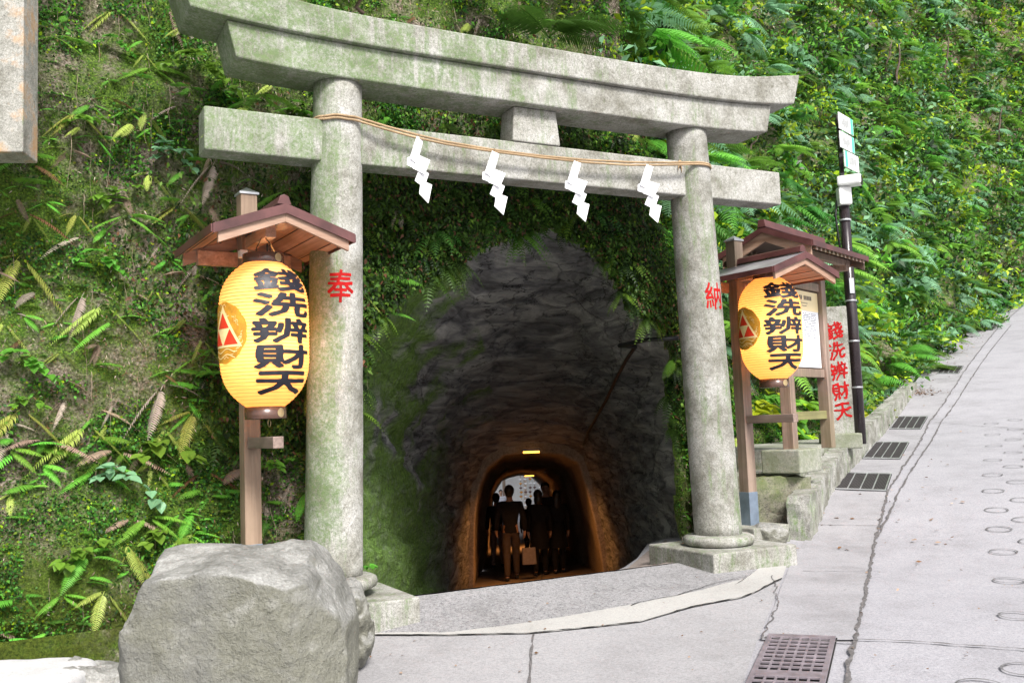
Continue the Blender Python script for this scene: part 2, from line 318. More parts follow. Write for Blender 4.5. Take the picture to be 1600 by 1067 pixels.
def onG(px, py, off=0.0):
    r = ray(px, py); t = 5.0; lo, hi = 1.0, 80.0
    ts = np.linspace(2, 60, 1200); P = E0[None] + r[None] * ts[:, None]; dz = P[:, 2] - gz(P[:, 0], P[:, 1]) - off
    k = np.argmax(dz < 0); k = max(k, 1); a = dz[k - 1] / (dz[k - 1] - dz[k]); return P[k - 1] + (P[k] - P[k - 1]) * a
def resample(pts, n):
    pts = np.array(pts, float); d = np.r_[0, np.cumsum(np.linalg.norm(np.diff(pts[:, :2], axis=0), axis=1))]; s = np.linspace(0, d[-1], n)
    return np.stack([np.interp(s, d, pts[:, i]) for i in range(pts.shape[1])], 1)
def sheet(name, A, B, m, off, na, nb, jag=0.0, parent=None, **k):     # a thin covering laid on the ground between two polylines
    A = resample(A, na); B = resample(B, na)
    if jag:
        q = np.stack([A[:, 0], A[:, 1], A[:, 0] * 0], 1); A[:, :2] += np.stack([fbm(q, 9, 3, 3), fbm(q, 9, 5, 3)], 1) * jag; B[:, :2] += np.stack([fbm(q, 9, 13, 3), fbm(q, 9, 15, 3)], 1) * jag
    t = np.linspace(0, 1, nb)[None, :, None]; P = A[:, None, :] * (1 - t) + B[:, None, :] * t
    P[..., 2] = gz(P[..., 0], P[..., 1]) + off
    return mesh(name, P.reshape(-1, 3), grid_faces(na, nb), m, parent, True, kind=None if parent else 'structure', **k)
gx = np.unique(np.concatenate([np.arange(-40, -6, 2), np.arange(-6, 8, .12), np.arange(8, 30, .5), np.arange(30, 75, 3.0)]))
gy = np.unique(np.concatenate([np.arange(-25, 2, 1.5), np.arange(2, 14, .12), np.arange(14, 46, .5), np.arange(46, 90, 3.0)]))
GX, GY = np.meshgrid(gx, gy, indexing='ij'); GZ = gz(GX, GY) + 0.004 * fbm(np.stack([GX, GY, GX * 0], -1), 1.3, 2, 3)
mesh('ground', np.stack([GX, GY, GZ - .006], -1).reshape(-1, 3), grid_faces(len(gx), len(gy)), CONC, None, True, kind='structure')
# ------------------------------------------------------------------ paved surfaces
def G(*pp): return [onG(*p) for p in pp]
brow = [T(u, .02) for u in np.linspace(-1.75, 2.52, 20)]
patch_top = G((560, 990), (700, 989), (780, 980), (870, 966), (1000, 943), (1092, 924), (1165, 905), (1195, 882), (1236, 858))
patch_bot = G((560, 994), (700, 994), (830, 991), (910, 983), (1000, 973), (1080, 950), (1160, 935), (1183, 925), (1222, 905))
sheet('worn_asphalt_apron', brow, patch_top, ASPH, .004, 60, 12, .006)
sheet('mortar_patch', patch_top, patch_bot, PATCH, .008, 60, 6, .006)
sheet('lower_apron', patch_bot, G((540, 1100), (700, 1100), (830, 1100), (950, 1100), (1050, 1100), (1120, 1100), (1160, 1067), (1180, 1010), (1200, 960)), CONC2, .002, 60, 12)
Lp = [onG(p, y) for p, y, q, d in STRIP]; Rp = [onG(q, y) for p, y, q, d in STRIP]
sheet('drain_cover_strip', Lp, Rp, STRIPM, .004, 200, 8, .004)
sheet('soil_bank', [T(u, .9) for u in np.linspace(-7, -1.95, 12)], [np.array([-7, 3.6, 0]), np.array([-4, 4.9, 0]), np.array([-3, 5.3, 0]), np.array([-2.3, 5.25, 0]), np.array([-2.0, 5.3, 0]), np.array([-1.8, 6.2, 0]), T(-1.95, .0)], CLIFF, .03, 90, 44, .05)
def line(name, pts, w, m=GAP, off=.010, jag=.012, n=60):
    P = resample(pts, n); t = np.gradient(P[:, :2], axis=0); t /= np.linalg.norm(t, axis=1)[:, None] + 1e-9; nn = np.stack([-t[:, 1], t[:, 0]], 1)
    q = np.stack([P[:, 0], P[:, 1], P[:, 0] * 0], 1); w2 = w / 2 * (1 + .7 * fbm(q, 14, 8, 3)); P[:, :2] += nn * (jag * fbm(q, 11, 4, 3))[:, None]
    A = P.copy(); B = P.copy(); A[:, :2] += nn * w2[:, None]; B[:, :2] -= nn * w2[:, None]
    V = np.stack([A, B], 1); V[..., 2] = gz(V[..., 0], V[..., 1]) + off
    return mesh(name, V.reshape(-1, 3), grid_faces(n, 2), m, None, kind='structure')
line('eroded_joint', G((1318, 1090), (1335, 1005), (1352, 930), (1362, 880), (1368, 845), (1380, 800), (1388, 765)), .022, GAP, .010, .009, 260)
line('eroded_joint', G((1390, 765), (1425, 712), (1452, 660), (1502, 588), (1563, 508), (1618, 462)), .022, GAP, .010, .016, 260)
line('gutter_edge_joint', G((1372, 840), (1407, 765), (1440, 712), (1470, 660), (1520, 588), (1580, 508)), .018, GAP, .010, .012, 200)
line('patch_crack', patch_bot, .010, PIT, .013, .006, 160)
line('patch_crack', G((985, 948), (1000, 943), (1060, 931), (1092, 922), (1120, 912), (1168, 902)), .006, PIT, .013, .008, 80)
line('slab_joint', G((834, 992), (830, 1020), (824, 1110)), .012, GAP, .010, .003)
line('slab_joint', G((1330, 1000), (1420, 1003), (1500, 1009), (1600, 1016), (1750, 1022)), .014, GAP, .010, .010)
line('slab_joint', G((1255, 893), (1352, 893)), .007, GAP, .010, .002); line('slab_joint', G((1270, 820), (1375, 822)), .007, GAP, .010, .002)
line('slab_joint', G((1195, 997), (1240, 1001), (1335, 1005)), .018, GAP, .010, .004)
line('slab_joint', G((1460, 660), (1560, 668), (1700, 676)), .012, GAP, .010, .006); line('slab_joint', G((1205, 900), (1218, 940), (1190, 1000)), .008, GAP, .010, .02)
sheet('tunnel_floor', [T(u, .06) for u in np.linspace(-1.5, 1.3, 6)], [np.array([x, 44., 0]) for x in np.linspace(-2.2, 3.0, 6)], TUNF, .004, 14, 120)
line('tunnel_floor_joint', [np.array([.15, 12, 0.]), np.array([.62, 24, 0]), np.array([.75, 38, 0])], .02, GAP, .010, .004)
# moulded anti-slip rings of the steep road
mb = MB()
colA = [onG(*q) for q in ((1549, 662), (1551, 679), (1553, 697), (1551, 719), (1551, 742), (1552, 767), (1557, 797), (1561, 827), (1568, 862), (1577, 907), (1590, 962), (1601, 1046))]
colB = [onG(*q) for q in ((1586, 656), (1586, 671), (1583, 687), (1583, 707), (1583, 729), (1590, 753), (1597, 781), (1601, 812), (1613, 846), (1626, 886), (1643, 936), (1660, 1000))]
cents = colA + colB + [onG(1531, 1072)]
for k in (1, 2, 3):
    for A_, B_ in zip(colA, colB): cents += [A_ + (B_ - A_) * np.array([2 * k, 2 * k, 0]) + np.array([0, .0, 0]), B_ + (B_ - A_) * np.array([2 * k, 2 * k, 0])]
for c in cents:
    V = []
    for k in range(32):
        a = 2 * math.pi * k / 32
        for r in (.100 + .003 * math.sin(3 * a + c[0] * 9), .113):
            x, y = c[0] + r * math.cos(a), c[1] + r * math.sin(a); V.append((x, y, 0))
    V = np.array(V); V[:, 2] = gz(V[:, 0], V[:, 1]) + .006
    mb.add(V, [(2 * k, 2 * k + 1, (2 * k + 3) % 64, (2 * k + 2) % 64) for k in range(32)])
mb.build('anti_slip_rings', m_plain('ring_groove', (.15, .145, .15), .95, 0, .5, 30), kind='structure', fix=False)
# ------------------------------------------------------------------ drain grates
def grate_frame(P00, P10, P01, off): # corners -> function (a,b)->xyz
    P00, P10, P01 = map(np.array, (P00, P10, P01))
    def f(a, b, h=0.0):
        p = P00 + (P10 - P00) * a + (P01 - P00) * b; return np.array([p[0], p[1], float(gz(p[0], p[1])) + off + h])
    return f
def qbar(mb, f, a0, a1, b0, b1, h0, h1):
    V = [f(a, b, h) for h in (h0, h1) for a, b in ((a0, b0), (a1, b0), (a1, b1), (a0, b1))]
    mb.add(V, [(0, 3, 2, 1), (4, 5, 6, 7), (0, 1, 5, 4), (1, 2, 6, 5), (2, 3, 7, 6), (3, 0, 4, 7)])
g0 = empty('drain_grate', onG(1240, 1030), label='big cast iron drain grate with rows of slots at the bottom edge', cat='drain grate')
f = grate_frame(onG(1165, 1071), onG(1288, 1077), onG(1201, 994), .004)
inv = g0.location
def rel(mb, o): mb.V = [(v[0] - o.location.x, v[1] - o.location.y, v[2] - o.location.z) for v in mb.V]; return mb
p = MB(); V = [f(a, b, .001) for a, b in ((-.02, -.75), (1.02, -.75), (1.02, 1.02), (-.02, 1.02))]; p.add(V, [(0, 1, 2, 3)]); rel(p, g0).build('pit', PIT, g0)
p = MB()
for a0, a1 in ((0, .075), (.925, 1.0)): qbar(p, f, a0, a1, -.72, 1.0, .004, .016)
for k in range(1, 6): a = .075 + .85 * k / 6; qbar(p, f, a - .016, a + .016, -.72, 1.0, .004, .016)
for b0, b1 in ((.93, 1.0), (.13, .24), (-.72, -.65)): qbar(p, f, .07, .93, b0, b1, .0042, .0157)
for k in range(1, 9): b = .24 + .69 * k / 9; qbar(p, f, .07, .93, b - .010, b + .010, .0042, .0155)
for k in range(1, 10): b = -.65 + .78 * k / 10; qbar(p, f, .07, .93, b - .010, b + .010, .0042, .0155)
rel(p, g0).build('grid', IRON, g0, bevel=.0012, segs=1)
GR = [((1303, 765), (1385, 768), (1318, 740), 'first small steel drain grate up the slope above the curb end'), ((1348, 717), (1407, 718), (1368, 692), 'second small drain grate up the slope, behind the first'),
      ((1390, 671), (1439, 671), (1404, 652), 'third small drain grate up the slope, beside the curb middle'), ((1464, 584), (1498, 584), (1473, 573), 'fourth drain grate, far up beyond the curb wall end'), ((1525, 516), (1552, 516), (1535, 508), 'farthest tiny drain grate at the top of the road')]
for a, b, c, lab in GR:
    o = empty('drain_grate', onG(*a), label=lab, cat='drain grate', group='small drain grates up the slope')
    f = grate_frame(onG(*a), onG(*b), onG(*c), .006); p = MB(); qbar(p, f, 0, 1, 0, 1, 0, .006); rel(p, o).build('backing', PIT, o)
    p = MB()
    for k in range(36): x = (k + .5) / 36; qbar(p, f, x - .006, x + .006, .02, .98, .0065, .013)
    rel(p, o).build('grid', IRONF, o)
    p = MB()
    for k in range(5): x = .02 + .96 * k / 4; qbar(p, f, x - .012, x + .012, 0, 1, .0135, .017)
    for y in (.0, 1.0): qbar(p, f, 0, 1, y - .015, y + .015, .0068, .0165)
    rel(p, o).build('frame', CAPM, o)
# ------------------------------------------------------------------ curb wall of rough stones
def lofted_blocks(name, inner, outer, tops, m, nblocks, **k):
    A = resample(inner, nblocks + 1); B = resample(outer, nblocks + 1); H = np.interp(A[:, 1], [q[0] for q in tops], [q[1] for q in tops])
    org = B[0].copy(); org[2] = 0; mb = MB(); rnd = random.Random(5)
    for i in range(nblocks):
        a0, a1, b0, b1 = A[i], A[i + 1], B[i], B[i + 1]; g = .004; h = (H[i] + H[i + 1]) / 2 + rnd.uniform(-.01, .01)
        nx, ny, nz = 10, 5, 8; V = []
        def P(s, t, w):
            s2 = g + s * (1 - 2 * g); p = (a0 * (1 - s2) + a1 * s2) * (1 - t) + (b0 * (1 - s2) + b1 * s2) * t
            zb = float(gz(p[0], p[1])) - .25 if w == 0 else 0
            return p[:2]
        idx = {}
        def vid(i_, j_, k_):
            key = (i_, j_, k_)
            if key not in idx:
                s, t, w = i_ / nx, j_ / ny, k_ / nz; p = P(s, t, w)
                zb = min(gzc(a0), gzc(b0), gzc(a1), gzc(b1)) - .1; zt = (H0 * (1 - s) + H1 * s)
                V.append([p[0], p[1], zb + (zt - zb) * w]); idx[key] = len(V) - 1
            return idx[key]
        gzc = lambda q: float(gz(q[0], q[1]))
        H0 = max(gzc(a0), gzc(b0)) * .0 + H[i] + rnd.uniform(-.006, .006); H1 = H[i + 1] + rnd.uniform(-.006, .006); F = []
        for (u_, v_, fn) in ((nx, nz, lambda a, b: (a, 0, b)), (nx, nz, lambda a, b: (a, ny, b)), (ny, nz, lambda a, b: (0, a, b)), (ny, nz, lambda a, b: (nx, a, b)), (nx, ny, lambda a, b: (a, b, nz))):
            for a in range(u_):
                for b in range(v_): F.append((vid(*fn(a, b)), vid(*fn(a + 1, b)), vid(*fn(a + 1, b + 1)), vid(*fn(a, b + 1))))
        V = np.array(V); c = V.mean(0); top = V[:, 2] > V[:, 2].max() - .02
        d = np.stack([fbm(V, 9, 1, 4), fbm(V, 9, 21, 4), fbm(V, 9, 41, 4)], 1) * .018; d[top, 2] *= .25; e = (V - c); rr = np.abs(e).max(0)
        V = V + d
        mb.add(V, F)
    mb.V = [(v[0] - org[0], v[1] - org[1], v[2]) for v in mb.V]
    return mb.build(name, m, None, False, loc=org, **k)
cb = [onG(*q) for q in ((1268, 845), (1303, 768), (1347, 717), (1390, 667), (1433, 606))]      # foot on the road side
curb_out = cb; curb_in = [p + np.array([-.19, .07, 0]) for p in cb]
ctop = []
for p in resample(curb_in, 24):
    z = float(gz(p[0], p[1])) + .35
    for _ in range(8):
        q = np.array([p[0], p[1], z]) - E0; sx = 800 + FPX * (q @ _R) / (q @ _f); ty_ = np.interp(sx, [1238, 1257, 1283, 1312, 1340, 1368, 1397, 1427], [777, 744, 713, 687, 661, 640, 612, 590]); sy = 533.5 - FPX * (q @ _U) / (q @ _f); z += (sy - ty_) * q[1] / FPX
    ctop.append((p[1], z))
lofted_blocks('curb_wall', curb_in, curb_out, ctop, CURBM, 17, label='low curb wall of rough stone blocks between gate and sloping road', cat='wall')
# ------------------------------------------------------------------ terrace and blocks behind the curb
def stone_block(name, px, m, zt, zb, size, rz, amp=.01, sub=6, parent=None, **k):
    mb = MB().box((0, 0, (zb - zt) / 2), (size[0], size[1], zt - zb)); bm = bmesh.new(); me = bpy.data.meshes.new('t'); me.from_pydata(mb.V, [], mb.F); bm.from_mesh(me)
    bmesh.ops.subdivide_edges(bm, edges=bm.edges, cuts=sub, use_grid_fill=True); bmesh.ops.recalc_face_normals(bm, faces=bm.faces); V = np.array([v.co[:] for v in bm.verts]); c = np.array([px[0], px[1], zt])
    q = V + c; d = np.stack([fbm(q, 5, 1, 4), fbm(q, 5, 21, 4), fbm(q, 5, 41, 4)], 1) * amp
    F = [tuple(v.index for v in f.verts) for f in bm.faces]; bm.free()
    return mesh(name, V + d, F, m, parent, loc=c, rz=rz, **k)
ci = resample(curb_in, 80)
for y0, y1, zt, xs in ((9.95, 11.3, .58, [np.array([2.55, 11.4]), np.array([2.05, 10.2])]), (11.2, 15.2, .80, [np.array([4.8, 15.5]), np.array([3.5, 14.0]), np.array([2.7, 12.3]), np.array([2.52, 11.3])])):
    te = [q[:2] + np.array([-.03, 0]) for q in ci if y0 < q[1] < y1] + xs
    MB().prism([(q[0], q[1], -.3) for q in te], (0, 0, zt + .3)).build('terrace', OLDCONC, None, bevel=.02, kind='structure')
stone_block('mossy_ledge', (2.50, 9.98), m_concrete('mossy_rock', (.20, .19, .15), .4, 60, 1.0, .9, .8), .57, -.1, (.9, .5), .35, .035, 8, kind='structure')
# ------------------------------------------------------------------ torii gate
def beam(prof, v0, v1, m, name, parent, n=40, split=None, bevel=.012):
    # prof: list of (s, u_bottom, z_bottom, u_top, z_top)
    V = []; F = []
    for (ub, zb, ut, zt) in prof:
        for v, (u, z) in ((v0, (ub, zb)), (v1, (ub, zb)), (v1, (ut, zt)), (v0, (ut, zt))): V.append((u, v, z))
    n = len(prof)
    for i in range(n - 1):
        for k in range(4): F.append((4 * i + k, 4 * i + (k + 1) % 4, 4 * (i + 1) + (k + 1) % 4, 4 * (i + 1) + k))
    F += [(0, 1, 2, 3), tuple(4 * (n - 1) + k for k in (3, 2, 1, 0))]
    return MB().add(V, F).build(name, m, parent, bevel=bevel)
tor = empty('torii_gate', T(0, 0), TH, label='big mossy granite torii gate with two beams standing before the tunnel', cat='torii')
LEAN = .109
for sgn, m, mp in ((-1, G_PILL, G_PLINTH), (1, G_RIGHT, G_PLINTH)):
    V = []; F = []; N = 48; K = 40
    for i in range(K + 1):
        t = i / K; z = .19 + (3.70 - .19) * t; r = .201 - .027 * t + .004 * math.sin(t * 3.1); cu = sgn * (1.686 - LEAN * t)
        for k in range(N):
            a = 2 * math.pi * k / N; V.append((cu + r * math.cos(a), r * math.sin(a), z))
    for i in range(K):
        for k in range(N): k2 = (k + 1) % N; F.append((i * N + k, i * N + k2, (i + 1) * N + k2, (i + 1) * N + k))
    F += [tuple(range(N))[::-1], tuple(K * N + k for k in range(N))]
    V = np.array(V); V[:, :2] += (np.stack([vn(V, 6, 1), vn(V, 6, 2)], 1) * .0018)
    pil = mesh('pillar', V, F, m, tor, True)
    MB().lathe([(.26, .12), (.292, .135), (.302, .165), (.295, .192), (.27, .205), (.20, .212)], (sgn * 1.686, 0, 0), 48).build('base_ring', mp, tor, True)
    c0 = sgn * 1.686 + .04; gl = float(gz(*T(c0, 0)[:2])); mb = MB()
    mb.prism([(c0 - .46, -.44, -.15), (c0 + .42, -.44, -.15), (c0 + .42, .44, -.15), (c0 - .46, .44, -.15)], (0, 0, .27 if sgn > 0 else .225)); mb.build('plinth', G_PLINTH, tor, bevel=.012)
prof = []
for i in range(33):
    u = -2.37 + 4.74 * i / 32; e = abs(u) / 2.37; up_ = .045 * e ** 5; k = (1 if i == 32 else (-1 if i == 0 else 0))
    prof.append((u - k * .03, 3.685 + up_, u + k * .03, 3.93 + .05 * e ** 4))
beam(prof, -.20, .20, G_LEFT, 'lower_lintel', tor)
prof = []
for i in range(33):
    u = -2.66 + 5.32 * i / 32; e = abs(u) / 2.66; k = (1 if i == 32 else (-1 if i == 0 else 0))
    prof.append((u - k * .02, 3.932 + .08 * e ** 4.5, u + k * .07, 4.145 + .15 * e ** 4.5))
beam(prof, -.245, .245, G_LEFT, 'top_lintel', tor)
s = m_granite('granite_beam', .36, 1.05, 1.3, grad=.05)
prof = [(-2.536 + 5.072 * i / 30, 3.10, -2.536 + 5.072 * i / 30, 3.40) for i in range(31)]
beam(prof, -.11, .11, s, 'tie_beam', tor)
MB().add([(-.215, -.12, 3.402), (.215, -.12, 3.402), (.215, .12, 3.402), (-.215, .12, 3.402), (-.19, -.11, 3.684), (.19, -.11, 3.684), (.19, .11, 3.684), (-.19, .11, 3.684)], [(0, 3, 2, 1), (4, 5, 6, 7), (0, 1, 5, 4), (1, 2, 6, 5), (2, 3, 7, 6), (3, 0, 4, 7)]).build('centre_strut', G_MID, tor, bevel=.01)
# ------------------------------------------------------------------ lettering
def glyphs(txt, thick=0.0, maxe=.02, spacing=1.0):
    """one character per entry -> list of (verts2d, tris) normalised to a unit square"""
    out = []
    for ch in txt:
        c = bpy.data.curves.new('t', 'FONT'); c.body = ch; c.align_x = 'CENTER'; o = bpy.data.objects.new('t', c); COL.objects.link(o)
        c.resolution_u = 2
        dg = bpy.context.evaluated_depsgraph_get(); me = o.evaluated_get(dg).to_mesh()
        bm = bmesh.new(); bm.from_mesh(me); bmesh.ops.remove_doubles(bm, verts=bm.verts, dist=1e-5); bmesh.ops.triangulate(bm, faces=bm.faces)
        V = np.array([v.co[:] for v in bm.verts]); mn, mx = V[:, :2].min(0), V[:, :2].max(0); s = (mx - mn).max()
        for v in bm.verts: v.co.x = (v.co.x - (mn[0] + mx[0]) / 2) / s; v.co.y = (v.co.y - (mn[1] + mx[1]) / 2) / s; v.co.z = 0
        for _ in range(4):
            ed = [e for e in bm.edges if e.calc_length() > .11]
            if not ed: break
            bmesh.ops.subdivide_edges(bm, edges=ed, cuts=1); bmesh.ops.triangulate(bm, faces=bm.faces)
        V = np.array([v.co[:2] for v in bm.verts]); F = [tuple(v.index for v in f.verts) for f in bm.faces]
        bm.free(); o.to_mesh_clear() if False else None
        bpy.data.objects.remove(o); out.append((V, F))
    return out
GL = dict(zip('錢洗辨財天奉納', glyphs('錢洗辨財天奉納')))
def put_glyph(mb, ch, fn, cx, cy, w, h, bold=(.0,), rot=0.0, wob=0.0, lift=.0003):
    V, F = GL[ch]; k = 0; ca, sa = math.cos(rot), math.sin(rot)
    for dx, dy in bold:
        q = V.copy(); 
        if wob: q = q + np.stack([vn(np.c_[q, q[:, :1] * 0], 5, 3), vn(np.c_[q, q[:, :1] * 0], 5, 9)], 1) * wob
        q = np.stack([q[:, 0] * ca - q[:, 1] * sa, q[:, 0] * sa + q[:, 1] * ca], 1) + np.array([dx, dy])
        P = [fn(cx + a * w, cy + b * h, k * lift) for a, b in q]; mb.add(P, F); k += 1
RING = [(0, 0)] + [(.014 * math.cos(a), .020 * math.sin(a)) for a in np.linspace(0, 2 * math.pi, 7)[:-1]]
BOLD = [(0, 0)] + [(.024 * math.cos(a), .048 * math.sin(a)) for a in np.linspace(0, 2 * math.pi, 9)[:-1]]
for sgn, ch, (px, py), az0 in ((-1, '奉', (532, 447), 0), (1, '納', (1116, 462), 0)):
    z0 = onT(px, py, -.18)[1]; t0 = (z0 - .19) / 3.51; cu = sgn * (1.686 - LEAN * t0); r0 = .201 - .027 * t0
    C = T(cu, 0, z0); hl = ray(px, py); # facing azimuth chosen so that the character sits where the photo shows it
    best = None
    for a in np.linspace(-math.pi, 0, 181):
        P = T(cu + r0 * math.cos(a), r0 * math.sin(a), z0); q = P - E0; x = 800 + FPX * (q @ _R) / (q @ _f)
        if best is None or abs(x - px) < best[0]:
            if (T0 - P)[1] < 90 and np.dot(P - C, E0 - P) > 0: best = (abs(x - px), a)
    a0 = best[1]
    def fn(x, y, l, cu=cu, a0=a0, z0=z0):
        t = (z0 + y - .19) / 3.51; rr = .201 - .027 * t + .0045 + l; a = a0 + x / .19; c = sgn * (1.686 - LEAN * t); return (c + rr * math.cos(a), rr * math.sin(a), z0 + y)
    mb = MB(); put_glyph(mb, ch, fn, 0, 0, .185, .225, RING, 0, .02)
    mb.build('carved_character', REDP, [o for o in tor.children if o.name.startswith('pillar')][0 if sgn < 0 else 1], fix=False)
# ------------------------------------------------------------------ rope with paper streamers
rp = []
def pc(sgn, z): t = (z - .19) / 3.51; return sgn * (1.686 - LEAN * t)
zl, zr = 3.405, 3.372
for k in range(22): a = math.radians(150 + (300 - 150) * k / 21); rp.append((pc(-1, zl) + .188 * math.cos(a), .188 * math.sin(a), zl + .004 * math.sin(k)))
x0, x1 = rp[-1][0] + .03, pc(1, zr) - .05
mid = [(-1.28, 3.355), (-1.08, 3.325), (-.83, 3.297), (-.42, 3.276), (0, 3.268), (.4, 3.272), (.8, 3.292), (1.15, 3.325), (1.40, 3.352)]
for u, z in mid: rp.append((u, -.20 - .0 * u, z))
for k in range(22): a = math.radians(250 + (390 - 250) * k / 21); rp.append((pc(1, zr) + .186 * math.cos(a), .186 * math.sin(a), zr))
rp = np.array(rp); d = np.r_[0, np.cumsum(np.linalg.norm(np.diff(rp, axis=0), axis=1))]; ss = np.linspace(0, d[-1], 700); RP = np.stack([np.interp(ss, d, rp[:, i]) for i in range(3)], 1)
RP = np.stack([np.convolve(np.pad(RP[:, i], 6, 'edge'), np.ones(13) / 13, 'valid') for i in range(3)], 1)
rope = empty('straw_rope', T(0, -.2, 3.27), TH, label='thin twisted straw rope tied across the torii from pillar to pillar', cat='rope')
for j in range(2):
    off = (-.010 if j else .010); mb = MB()
    for st in range(2):
        ph = ss * 260 + st * math.pi; P = RP + np.stack([0 * ss, np.cos(ph) * .0042 - (.004 if j else 0), off + np.sin(ph) * .0042 + .003 * np.sin(ss * 3 + j * 2)], 1)
        mb.tube(P - np.array([0, -.2, 3.27]), .0062, 6)
    mb.build('strand', ROPEM, rope, True)
mb = MB(); K = np.array([pc(1, zr) - .19, -.11, zr]) - np.array([0, -.2, 3.27])
mb.tube([K + np.array([.012 * math.cos(a), -.01, .022 * math.sin(a)]) for a in np.linspace(0, 6.28, 12)], .009, 6); mb.tube([K, K + np.array([.015, -.012, -.04]), K + np.array([.005, -.02, -.085])], [.006, .006, .003], 6); mb.tube([K, K + np.array([-.02, -.015, -.03]), K + np.array([-.03, -.02, -.065])], [.006, .006, .003], 6)
mb.build('knot', ROPEM, rope, True)
def shide(u, z, sway, lab, tw):
    o = empty('paper_streamer', T(u, -.222, z), TH + tw, label=lab, cat='paper streamer', group='zigzag paper streamers on the rope')
    rnd = random.Random(int(u * 100)); w = .062; sl = -.055; x, y, zz = -.012, 0.0, 0.0; mb = MB(); th = .0016
    segs = [(.0, .19, -.075, .070), (.062, .125, -.062, .088), (.046, .125, -.056, .092), (.044, .135, -.036, .084)]
    for i, (dx, h, s_, w_) in enumerate(segs):
        x += dx if i else 0; yo = -.006 * i + (.012 if i % 2 else 0) * tw
        tilt = (.35 if i % 2 else -.25) * .06
        a = (x, yo, zz); b = (x + w_, yo - tilt, zz - .012 - (.018 if i else 0)); c = (x + w_ + s_, yo - tilt - .012, zz - h - .02); d = (x + s_, yo - .010, zz - h + .015)
        if i == 3: c = (c[0] - .012, c[1], c[2] - .02); d = (d[0] + .010, d[1], d[2] + .012)
        mb.prism([a, b, c, d], (0, th, 0)); x = x + s_ * .72; zz -= h * .74
    # folded-back flap on the left
    mb.prism([(-.095, .012, -.17), (-.05, .004, -.15), (-.032, .006, -.245), (-.098, .014, -.225)], (0, th, 0))
    ob = mb.build('paper', PAPERW, o); tie = MB().tube([(.01, .0, -.02), (.012, -.006, .012), (.014, .012, .024)], .0016, 6).build('tie', ROPEM, o)
    return o
shide(-1.05, 3.315, 0, 'leftmost zigzag white paper streamer, its lowest fold flared out', .25); shide(-.44, 3.268, 0, 'white paper streamer left of the centre strut', .05)
shide(.285, 3.262, 0, 'white paper streamer just right of the centre strut', -.05); shide(.985, 3.298, 0, 'rightmost white paper streamer beside the right pillar', -.15)
